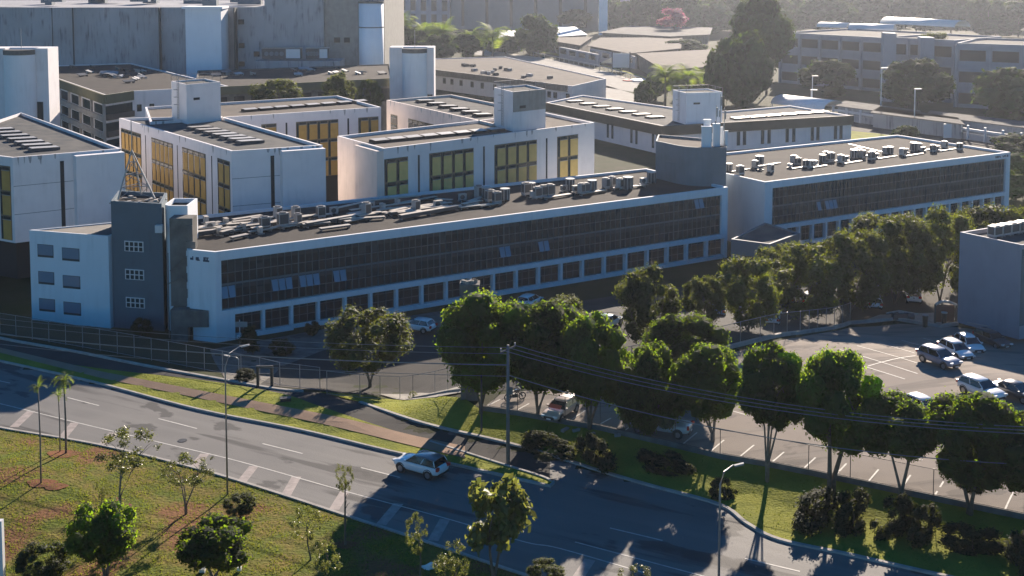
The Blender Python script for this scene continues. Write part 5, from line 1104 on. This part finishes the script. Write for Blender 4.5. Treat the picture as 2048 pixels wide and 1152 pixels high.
# far wood along the top
ii = 0
for row, (yb, x0, x1, st, hp_) in enumerate(((45, 1240, 2150, 62, 62), (20, 1230, 2150, 55, 70), (-5, -60, 2120, 60, 60), (0, 620, 1300, 55, 60))):
    x = x0; nk = -1
    while x < x1:
        nk += 1
        w_ = rt.uniform(40, 62); jb = rt.uniform(-6, 6); ii += 1
        p_ = 'above the framed blocks' if x > 1560 else ('above the far roofs' if x > 1200 else 'beyond the tall buildings')
        tree('hazy dark tree, %s from the left in the %s rank of the far wood' % (ORD[nk], ('front', 'second', 'top right', 'top centre')[row]), (x, yb + 24 + jb), (x - w_, x + w_, yb - hp_ * rt.uniform(.7, 1.2) + jb, yb + 18 + jb), 'far', ii % 3, 'trees of the far wood rank %s' % ORD[row], stems=1, tw=.4, zground=GZ)
        x += st * rt.uniform(.8, 1.2)
tree('small green shrub at the foot of the slate grey tower', (282, 672), (262, 305, 632, 672), 'bush', 2, 'shrubs by the offices', stems=1, tw=.05, name='shrub', cat='shrub')
tree('dark shrub under the first ground floor windows', (505, 712), (478, 528, 650, 705), 'bush', 0, 'shrubs by the offices', stems=1, tw=.05, name='shrub', cat='shrub')
tree('dark clipped shrub in the forecourt', (560, 712), (537, 588, 678, 712), 'bush', 1, 'shrubs by the offices', stems=1, tw=.05, name='shrub', cat='shrub')
tree('dark shrub before the second pair of windows', (622, 672), (608, 640, 640, 670), 'bush', 2, 'shrubs by the offices', stems=1, tw=.05, name='shrub', cat='shrub')
tree('low green shrub beside the left fence end', (480, 762), (455, 512, 740, 762), 'bush', 0, 'shrubs by the offices', stems=1, tw=.05, name='shrub', cat='shrub')
tree('small grey leaved shrub by the fence corner at the entrance', (822, 800), (812, 836, 782, 802), 'thin', 0, 'shrubs by the offices', stems=2, tw=.02, name='shrub', cat='shrub')
# ------------------------------------------------------------------ cars
def paint(name, col, rough=.28): 
    m = mat(name, col, rough, spec=.6); m.node_tree.nodes['Principled BSDF'].inputs['Coat Weight'].default_value = 1.0; m.node_tree.nodes['Principled BSDF'].inputs['Coat Roughness'].default_value = .12; return m
PT = {'white': paint('white_paint', (.78, .79, .80)), 'silver': paint('silver_paint', (.32, .33, .37)), 'dark': paint('dark_paint', (.03, .035, .045)), 'red': paint('faded_red_paint', (.30, .06, .04), .45), 'blue': paint('blue_paint', (.12, .22, .38)), 'roofgrey': paint('grey_roof_paint', (.14, .14, .15)), 'cream': paint('sun_bleached_paint', (.55, .42, .33), .5), 'teal': paint('pale_blue_paint', (.42, .52, .56)), 'lilac': paint('grey_blue_paint', (.22, .23, .30))}
# station: x, half width low, z bottom, z belt, half width belt
BODY = {'hatch': (4.1, 1.72, 1.50, [(-2.05, .70, .42, .78), (-1.95, .80, .32, .95), (-1.6, .86, .26, 1.0), (-.6, .86, .22, .97), (.5, .86, .22, .95), (1.0, .86, .24, .93), (1.5, .84, .28, .86), (1.9, .78, .34, .72), (2.05, .64, .42, .58)], (-1.85, -1.45, .2, 1.05)),
        'suv': (4.3, 1.80, 1.62, [(-2.15, .74, .48, .85), (-2.05, .86, .40, 1.05), (-1.7, .90, .30, 1.08), (-.6, .90, .27, 1.05), (.5, .90, .27, 1.04), (1.05, .90, .28, 1.04), (1.6, .89, .32, 1.0), (2.0, .84, .40, .90), (2.15, .72, .48, .72)], (-1.95, -1.65, .15, .98)),
        'sedan': (4.5, 1.74, 1.43, [(-2.25, .72, .42, .80), (-2.1, .80, .34, .93), (-1.6, .86, .26, .95), (-.6, .87, .22, .93), (.5, .87, .22, .92), (1.1, .87, .24, .90), (1.6, .85, .28, .84), (2.1, .78, .34, .70), (2.25, .64, .42, .58)], (-1.45, -.85, .3, 1.15)),
        'wagon': (4.4, 1.70, 1.44, [(-2.2, .74, .42, .86), (-2.1, .80, .34, .93), (-1.6, .84, .26, .95), (-.6, .85, .24, .93), (.5, .85, .24, .92), (1.0, .85, .24, .91), (1.6, .83, .28, .86), (2.1, .80, .34, .76), (2.2, .74, .42, .62)], (-2.05, -1.85, .1, .85)),
        'van': (4.5, 1.80, 1.85, [(-2.25, .78, .45, 1.0), (-2.2, .86, .36, 1.12), (-1.7, .89, .28, 1.12), (-.6, .89, .26, 1.1), (.6, .89, .26, 1.08), (1.2, .89, .28, 1.05), (1.7, .87, .32, .98), (2.1, .80, .38, .82), (2.25, .70, .45, .68)], (-2.18, -2.05, .5, 1.35)),
        'pickup': (5.0, 1.84, 1.70, [(-2.5, .82, .55, 1.0), (-2.4, .90, .45, 1.08), (-1.7, .91, .36, 1.08), (-.6, .91, .34, 1.06), (.6, .91, .34, 1.05), (1.1, .91, .36, 1.05), (1.8, .89, .38, 1.0), (2.35, .84, .45, .92), (2.5, .76, .52, .72)], (-.95, -.8, .45, 1.2))}
def car(label, kind, col, c, head, roofc=None, glass=None, grp='parked cars', flat_z=None, name='parked_car'):
    L, Wd, Ht, st, (gr0, gr1, gf1, gf0) = BODY[kind]; base = T(*c); hp_ = T(*head); d = hp_ - base; t = thing(name, label, 'car', base, math.atan2(d.y, d.x), grp); t.location.z += .04
    body = MB(); vs = []; fs = []; prof = [(0, .0), (.75, 0.0), (1, .18), (1.0, .55), (.985, .8), (.93, .95), (.80, 1.0), (.4, 1.03)]
    for x, hw, zb_, zt_ in st:
        row = [(x, hw * p, zb_ + (zt_ - zb_) * q) for p, q in prof]; row = row + [(x, -hw * prof[k][0], zb_ + (zt_ - zb_) * prof[k][1]) for k in range(len(prof) - 1, 0, -1)]
        vs += row
    n = 2 * len(prof) - 1
    for i in range(len(st) - 1):
        for k in range(n): fs.append((i * n + k, i * n + (k + 1) % n, (i + 1) * n + (k + 1) % n, (i + 1) * n + k))
    fs += [tuple(range(n)), tuple(range((len(st) - 1) * n, len(st) * n))[::-1]]; body.add(vs, fs)
    zb_ = .92 if kind not in ('suv', 'van', 'pickup') else 1.04; hw = Wd / 2 - .06; rw = hw - .17
    gl = MB(); q = [(gr0, hw, zb_), (gr1, rw, Ht - .05), (gf1, rw, Ht - .05), (gf0, hw, zb_)]
    vs = [(x, y, z) for x, y, z in q] + [(x, -y, z) for x, y, z in q]; gl.add(vs, [(0, 1, 2, 3), (4, 7, 6, 5), (0, 4, 5, 1), (3, 2, 6, 7), (1, 5, 6, 2)])
    pil = []
    for s in (-1, 1):
        for (xa, ya, za), (xb, yb, zb2) in ((q[0], q[1]), (q[3], q[2]), ((gr0 * .45 + gf0 * .55 - .2, hw, zb_), (gr1 * .5 + gf1 * .5 - .1, rw, Ht - .05))): body.tube([(xa, s * (ya + .005), za - .02), (xb, s * (yb + .005), zb2 + .01)], [.06, .045], 6)
    bo = body.build('body', PT[col], t, True); md = bo.modifiers.new('edge', 'SUBSURF'); md.levels = 1; md.render_levels = 1
    gl.build('windows', M['cglass'] if glass is None else glass, t)
    rf = MB(); a, b = gr1 - .12, gf1 + .1; rw2 = rw + .03; vs = []
    for x, f, dz_ in ((a, .9, -.06), (a + .12, 1, .0), ((a + b) / 2, 1, .05), (b - .12, .98, .0), (b, .9, -.07)):
        for y, zz in ((-1, -.05), (-.8, .0), (0, .03), (.8, 0), (1, -.05)): vs.append((x, y * rw2 * f, Ht - .03 + dz_ + zz))
    nf = len(vs); vs += [(v[0], v[1], v[2] - .05) for v in vs]; fs = []
    for i in range(4):
        for k in range(4): fs += [(i * 5 + k, i * 5 + k + 1, i * 5 + k + 6, i * 5 + k + 5), (nf + i * 5 + k, nf + i * 5 + k + 5, nf + i * 5 + k + 6, nf + i * 5 + k + 1)]
    rf.add(vs, fs); ring = [0, 1, 2, 3, 4, 9, 14, 19, 24, 23, 22, 21, 20, 15, 10, 5]
    rf.f += [(ring[i], ring[(i + 1) % 16], nf + ring[(i + 1) % 16], nf + ring[i]) for i in range(16)]
    rf.build('roof', PT[roofc or col], t, True)
    wr = .33 if kind in ('hatch', 'sedan', 'wagon') else .36; wx = L / 2 - .82
    for x in (wx, -wx + .05):
        for s in (-1, 1):
            w1 = MB(); w1.cyl((x, s * (Wd / 2 - .10), wr), wr, .22, 20, 'Y'); w_ = w1.build('wheel', M['rubber'], t)
            w2 = MB(); w2.cyl((x, s * (Wd / 2 + .012), wr), wr * .62, .02, 14, 'Y'); w2.build('rim', M['rim'], w_)
            ar = MB(); ar.tube([(x + (wr + .07) * math.cos(a_), s * (Wd / 2 - .03), wr + (wr + .07) * math.sin(a_)) for a_ in [math.pi * k / 10 for k in range(11)]], .045, 5); ar.cyl((x, s * (Wd / 2 - .035), wr + .02), wr + .06, .05, 18, 'Y'); ar.build('wheel_arch', M['blackp'], t)
    fz, rz2 = st[-2][3] - .12, st[1][3] - .12
    for s in (-1, 1):
        m = MB(); m.box((st[-1][0] - .06, s * Wd * .33, fz), (.2, .36, .14), rz=s * -.3); m.build('headlight', M['lamp_w'], t)
        m = MB(); m.box((st[0][0] + .06, s * Wd * .38, rz2), (.2, .34, .24), rz=s * .25); m.build('tail_light', M['lamp_r'], t)
        m = MB(); m.box((gf0 - .15, s * (Wd / 2 + .06), zb_ + .07), (.14, .2, .13)); m.build('mirror', PT[col], t)
    m = MB(); m.box((st[-1][0] - .02, 0, .5), (.1, Wd * .55, .22)); m.box((st[0][0] + .0, 0, .45), (.1, Wd * .7, .14)); m.build('bumper_trim', M['blackp'], t)
    m = MB(); m.box((st[-1][0] + .035, 0, .42), (.02, .4, .11)); m.box((st[0][0] - .055, 0, .62), (.02, .4, .11)); m.build('number_plate', M['frame'], t)
    return t
car('white compact suv with dark grey roof and red tail lights driving on the avenue', 'suv', 'white', (842, 946), (770, 926), 'roofgrey', grp='cars on the avenue', name='moving_car')
sm = mat('red_sunshade', (.45, .10, .06), .5)
t = car('old faded station wagon with a red sunshade behind its windscreen by the wall', 'wagon', 'cream', (1122, 832), (1100, 850), 'cream')
m = MB(); m.box((1.02, 0, 1.13), (.05, 1.1, .35), ry=-.95); m.build('sunshade', sm, t)
car('pale blue pickup parked facing left under the trees', 'pickup', 'teal', (1322, 866), (1270, 858), 'teal')
car('grey blue suv glinting in the car park, nearest of the group of four', 'suv', 'lilac', (1878, 730), (1920, 744), 'silver')
car('white hatchback between two others in the car park group of four', 'hatch', 'white', (1912, 713), (1952, 726), 'white')
car('white hatchback with glaring roof, third of the car park group of four', 'hatch', 'white', (1938, 700), (1980, 714), 'white')
car('black shaded station wagon beside the glaring hatchback', 'wagon', 'dark', (1985, 690), (2030, 704), 'dark')
car('clean white suv parked alone in the second row of the car park', 'suv', 'white', (1963, 794), (2008, 812), 'white')
car('black sedan right of the clean white suv', 'sedan', 'dark', (2030, 796), (2076, 812), 'dark')
car('white hatchback whose roof glares just above the tree tops', 'hatch', 'white', (1848, 830), (1888, 848), 'white')
YC = [('white', 'hatch', (1545, 645), (1547, 620), 'white hatchback seen from behind next to the kerb fence'), ('white', 'hatch', (1748, 614), (1742, 596), 'white hatchback seen from behind under the bent lamp'), ('white', 'van', (1826, 602), (1822, 584), 'white minivan seen from behind in the yard'), ('silver', 'hatch', (1613, 607), (1606, 592), 'silver hatchback under the yard trees catching sun on its corner'), ('red', 'hatch', (1650, 605), (1644, 590), 'dark red hatchback in shade between silver and black cars'), ('dark', 'hatch', (1692, 598), (1687, 584), 'black hatchback in shade left of the bent lamp'), ('silver', 'sedan', (1765, 580), (1760, 568), 'silver sedan deep in the yard behind the bent lamp'), ('blue', 'hatch', (1436, 628), (1436, 610), 'blue topped car alone under the left yard trees'), ('dark', 'hatch', (1478, 615), (1476, 600), 'black car in shade right of the blue topped one'), ('silver', 'hatch', (1512, 612), (1510, 598), 'grey car in shade behind the white hatchback by the fence'), ('dark', 'sedan', (1572, 603), (1568, 590), 'black sedan in shade with one glinting corner'), ('white', 'hatch', (836, 662), (790, 655), 'white car peeping out right of the open spreading tree'), ('white', 'hatch', (1060, 612), (1085, 600), 'white car half hidden behind the dense trees near the facade'), ('teal', 'sedan', (1215, 655), (1245, 640), 'pale car under the full leafy tree'), ('white', 'hatch', (1060, 628), (1095, 618), 'second white car half hidden behind the dense trees')]
for col, kd, c, h_, lb in YC: car(lb, kd, col, c, h_, grp='cars parked in the shaded yard')
# ------------------------------------------------------------------ poles, lamps and cables
def lamp(label, base, topx, topy, rad, col=M['pole'], arm=None, name='street_lamp'):
    b = T(*base); H_ = zat(b, topy) - b.z; t = thing(name, label, 'street lamp', b); s = ppm(b); dx = (topx - base[0]) / s
    m = MB(); m.tube([(0, 0, -.3), (0, 0, H_ * .86), (dx * .3, 0, H_ * .95), (dx, 0, H_)], [rad, rad * .7, rad * .6, rad * .5], 8); m.build('pole', col, t, True)
    m = MB(); sg_ = 1 if dx >= 0 else -1; m.box((dx + sg_ * .35, 0, H_ + .02), (.6, .2, .1), ry=-.25 * sg_); m.build('lamp_head', M['acw'], t); return t
lamp('tall slim lamp post on the lawn with a curved arm over the road', (455, 990), 486, 692, .075, M['steel'])
lamp('bent lamp post at the bottom right crossing the kerb', (1437, 1200), 1463, 930, .09, M['steel'])
lamp('low bent lamp post among the yard cars', (1752, 612), 1730, 526, .08, M['tarm'])
lamp('second lamp with bright head by the left fence, lower than the lawn lamp', (478, 760), 462, 712, .06, M['steel'])
for i, (bx, by, tx, ty) in enumerate(((1624, 215, 1634, 152), (1828, 262, 1834, 178), (1761, 240, 1772, 136), (1622, 225, 1630, 180))):
    b = Q(bx, by, GZ); H_ = zat(b, ty) - GZ; t = thing('street_lamp', 'distant street lamp, %s of the four near the post and rail wall' % ORD[i], 'street lamp', b, 0, 'distant street lamps'); m = MB(); m.tube([(0, 0, 0), (0, 0, H_)], .14, 6); m.build('pole', M['frame'], t); m = MB(); m.box((.7, 0, H_), (1.8, .4, .2)); m.build('lamp_head', M['acw'], t)
up = T(1016, 930); H_ = zat(up, 690) - up.z; t = thing('utility_pole', 'concrete utility pole with a crossarm between the service road and the avenue', 'utility pole', up)
m = MB(); m.tube([(0, 0, -.4), (0, 0, H_)], [.17, .11], 10); m.build('pole', M['pole'], t, True)
m = MB(); m.box((0, 0, H_ - .35), (1.4, .1, .12), rz=.5, ry=-.25); m.build('crossarm', M['conc'], t)
m = MB(); [m.cyl((x, x * .5, H_ - .15 + x * .25), .06, .22, 8) for x in (-.55, 0, .55)]; m.build('insulator', M['duct'], t)
m = MB(); m.box((.2, 0, H_ * .62), (.35, .3, .5)); m.tube([(-.5, 0, H_ * .55), (.5, 0, H_ * .57)], .03, 5); m.build('junction_box', M['conc'], t)
b = T(963, 864); t = thing('thin_pole', 'thin dark pole on the grass below the pillar', 'pole', b); m = MB(); m.tube([(0, 0, -.2), (0, 0, zat(b, 728) - b.z)], [.09, .07], 8); m.build('shaft', M['tarm'], t)
b = T(4, 1175); t = thing('white_post', 'white post cut by the left edge at the bottom corner', 'post', b); m = MB(); m.span(-.18, .18, -.18, .18, -.3, zat(b, 1040) - b.z); m.build('shaft', M['frame'], t)
def cable(label, a, b, sag, r_=.028, grp='overhead cables'):
    m = MB(); n = 22; m.tube([a.lerp(b, i / n) - Vector((0, 0, sag * 4 * (i / n) * (1 - i / n))) for i in range(n + 1)], r_, 4); tag(m.build('overhead_cable', M['wire']), label, 'cable', grp)
top = up + Vector((0, 0, H_ - .2)); e1 = T(2500, 1160) ; e1.z += H_
for k, off in enumerate((-.6, 0, .6, )): o_ = Vector((off * .8, off * .4, off * .2)); cable('high cable from the utility pole to the right, %s of three' % ORD[k], top + o_, e1 + o_, 2.2)
cable('lower thick cable from the utility pole to the right', top + Vector((0, 0, -2.2)), e1 + Vector((0, 0, -2.2)), 2.4, .035)
e0 = Q(-700, 640, 0); e0 = T(-500, 760); e0.z = top.z
for k, (dz_, r2) in enumerate(((0, .02), (-.5, .02), (-1.4, .045), (-2.3, .022))): cable('cable running left from the utility pole past the white annex, %s from the top' % ORD[k], top + Vector((0, 0, dz_)), e0 + Vector((0, 0, dz_)), 1.4, r2)
# ------------------------------------------------------------------ small things
c = T(858, 1136); m = MB()
bm = bmesh.new(); bmesh.ops.create_icosphere(bm, subdivisions=2, radius=.5)
for v in bm.verts: v.co = Vector((v.co.x * 1.1 * (1 + .25 * math.sin(5 * v.co.y)), v.co.y * .8, max(0, v.co.z * .6 + .12 * math.sin(7 * v.co.x)) + .0))
me = bpy.data.meshes.new('plastic_sheet'); bm.to_mesh(me); bm.free(); o = link('plastic_sheet', me, M['bag']); o.location = c; tag(o, 'crumpled white sheet lying on the grass near the kerb', 'sheet')
def bin_(label, p, col='blackp', h=1.1):
    t = thing('waste_bin', label, 'bin', T(*p), 0, 'bins by the pavement'); m = MB(); m.tube([(0, 0, .08), (0, 0, h)], [.26, .33], 12); m.build('bucket', M[col], t); m = MB(); m.cyl((0, 0, h + .05), .36, .1, 12); m.build('lid', M['acw'], t)
bin_('dark bin with pale lid at the pavement corner', (1850, 655), 'blackp', 1.4); bin_('dark bin beside the sheltered gate', (1888, 650), 'blackp', 1.4)
c = T(1890, 648); t = thing('gate_shelter', 'small shelter with a bright curved top beside the plain grey building', 'shelter', c); s = 1 / ppm(c)
for dx in (-20, 22): m = MB(); m.span(dx * s - .08, dx * s + .08, 0, .15, 0, 2.3); m.build('post', M['tarm'], t)
m = MB(); m.tube([(-20 * s, 0, 2.3), (-8 * s, 0, 2.65), (8 * s, 0, 2.6), (22 * s, 0, 2.25)], .15, 6); m.build('canopy', M['acw'], t); m = MB(); m.span(-19 * s, 21 * s, .5, .6, .1, 2.1); m.build('back_panel', mat('rust_panel', (.12, .06, .05)), t)
c = T(1798, 640); t = thing('pump_set', 'dark pump machinery on the pavement between the car parks', 'machinery', c); m = MB(); m.box((0, 0, .5), (1.6, .8, .7)); m.cyl((1.3, 0, .45), .4, .8, 12, 'X'); m.build('housing', M['acd'], t); m = MB(); m.tube([(-1.5, 0, .8), (0, 0, 1.1), (2.2, 0, .7)], .08, 6); m.box((.2, 0, .95), (.6, .5, .1)); m.build('pipework', M['acw'], t)
c = T(1030, 800); t = thing('motorcycle', 'dark motorcycle parked behind the utility pole', 'motorcycle', c, .35)
for x in (-.68, .68):
    m = MB(); m.tube([(x + .3 * math.cos(a_), 0, .32 + .3 * math.sin(a_)) for a_ in [2 * math.pi * k / 16 for k in range(17)]], .055, 6, False); w_ = m.build('wheel', M['rubber'], t); m = MB(); m.cyl((x, 0, .32), .1, .08, 10, 'Y'); m.box((x, 0, .32), (.04, .03, .5)); m.box((x, 0, .32), (.5, .025, .04)); m.build('hub', M['rim'], w_)
m = MB(); m.tube([(-.68, 0, .32), (-.1, 0, .45), (.25, 0, .75), (.68, 0, .32)], .06, 6); m.box((0, 0, .42), (.5, .22, .32)); m.build('frame', M['blackp'], t); m = MB(); m.box((-.3, 0, .8), (.7, .24, .1), ry=.05); m.build('seat', M['blackp'], t); m = MB(); m.box((.2, 0, .85), (.42, .24, .2)); m.build('tank', PT['dark'], t); m = MB(); m.tube([(.4, -.32, 1.05), (.45, 0, 1.0), (.4, .32, 1.05)], .02, 6); m.tube([(.45, 0, 1.0), (.66, 0, .4)], .035, 6); m.build('handlebar', M['steel'], t)
for i, (a, b) in enumerate(((1235, 868), (1152, 858), (1182, 866), (1130, 856))):
    m = MB(); m.box((0, 0, .1), (.5 + .1 * i, .3, .22), rz=.3 * i, rx=.1); m.box((.2, .1, .16), (.25, .22, .2), rz=.8); o = m.build('stone', M['concl']); o.location = T(a, b + 6); tag(o, 'pale broken stone on the sunny grass below the wall, %s of four' % ORD[i], 'stone', 'pale stones on the bank')
c = T(571, 804); m = MB(); m.box((0, 0, .18), (.9, .5, .35), rz=.2); m.box((0, 0, .38), (1.0, .6, .06), rz=.2); o = m.build('utility_box', M['blackp']); o.location = c; tag(o, 'small dark utility box on the sunny grass strip', 'utility box')
t = thing('uplight', 'small white uplight pair at the foot of the wide green young tree', 'garden light', T(405, 1146)); m = MB(); m.box((0, 0, .2), (.35, .3, .3), rx=.3); m.box((2.3, .3, .15), (.25, .25, .2)); m.build('housing', M['bag'], t)
t = thing('barrier_pole', 'long pale pole leaning over the black station wagon', 'pole', T(1960, 668)); m = MB(); m.tube([(-1.5, 0, 1.3), (3, -1.5, .9), (5.5, -5.5, .9)], .06, 6); m.build('rod', M['acw'], t)
c = T(480, 690); m = MB(); sp = bld('sign_post', 'pale notice panel on a post before the left ground floor windows', 'sign', (c.x, c.y), c.z); m = MB(); m.box((0, 0, 1.4), (.08, .08, 2.8)); m.build('post', M['frame'], sp); m = MB(); m.box((.2, -.06, 2.3), (1.3, .04, .6)); m.build('panel', M['acw'], sp)
for i, (a, b, lb) in enumerate(((365, 882, 'round dark manhole cover in the avenue left of the tall lamp post'), (1030, 1050, 'round dark manhole cover in the shaded part of the avenue'), (905, 868, 'round dark manhole cover on the service road near the pillar shadow'))):
    c = T(a, b); m = MB(); m.cyl((0, 0, 0), .38, .02, 20); o = m.build('manhole_cover', M['blackp']); o.location = c + Vector((0, 0, .05)); tag(o, lb, 'manhole cover')
# ------------------------------------------------------------------ haze
hz = bpy.data.materials.new('haze_air'); hz.use_nodes = True; N, L = nodes(hz); N.remove(N['Principled BSDF']); pv = N.new('ShaderNodeVolumePrincipled'); pv.inputs['Color'].default_value = (.80, .87, 1, 1); pv.inputs['Density'].default_value = .00009; pv.inputs['Anisotropy'].default_value = .68; L.new(pv.outputs[0], N['Material Output'].inputs['Volume'])
m = MB(); m.span(-1510, 1510, -70, 1910, -4, 75); hb = m.build('haze', None); hb.data.materials.append(hz); tag(hb, kind='stuff', label='faint warm haze in the air over the whole campus')

def ordlab(grp, fmt, by='x'):
    L_ = sorted([o for o in bpy.data.objects if o.get('group') == grp and not o.parent], key=lambda o: o.location.x / o.location.y)
    for i, o in enumerate(L_): o['label'] = fmt % ORD[i]
ordlab('units on the olive fascia roof', 'dark tilted panel unit, %s from the left on the olive fascia roof')
ordlab('units on the long low dark roof', 'small pale vent unit, %s from the left on the long low dark roof')
ordlab('units on the flat brown roof', 'grey roof unit, %s from the left on the flat brown roof')
ordlab('scrap on the stair tower roof', 'pale scrap board, %s from the left on the slate grey stair tower roof')
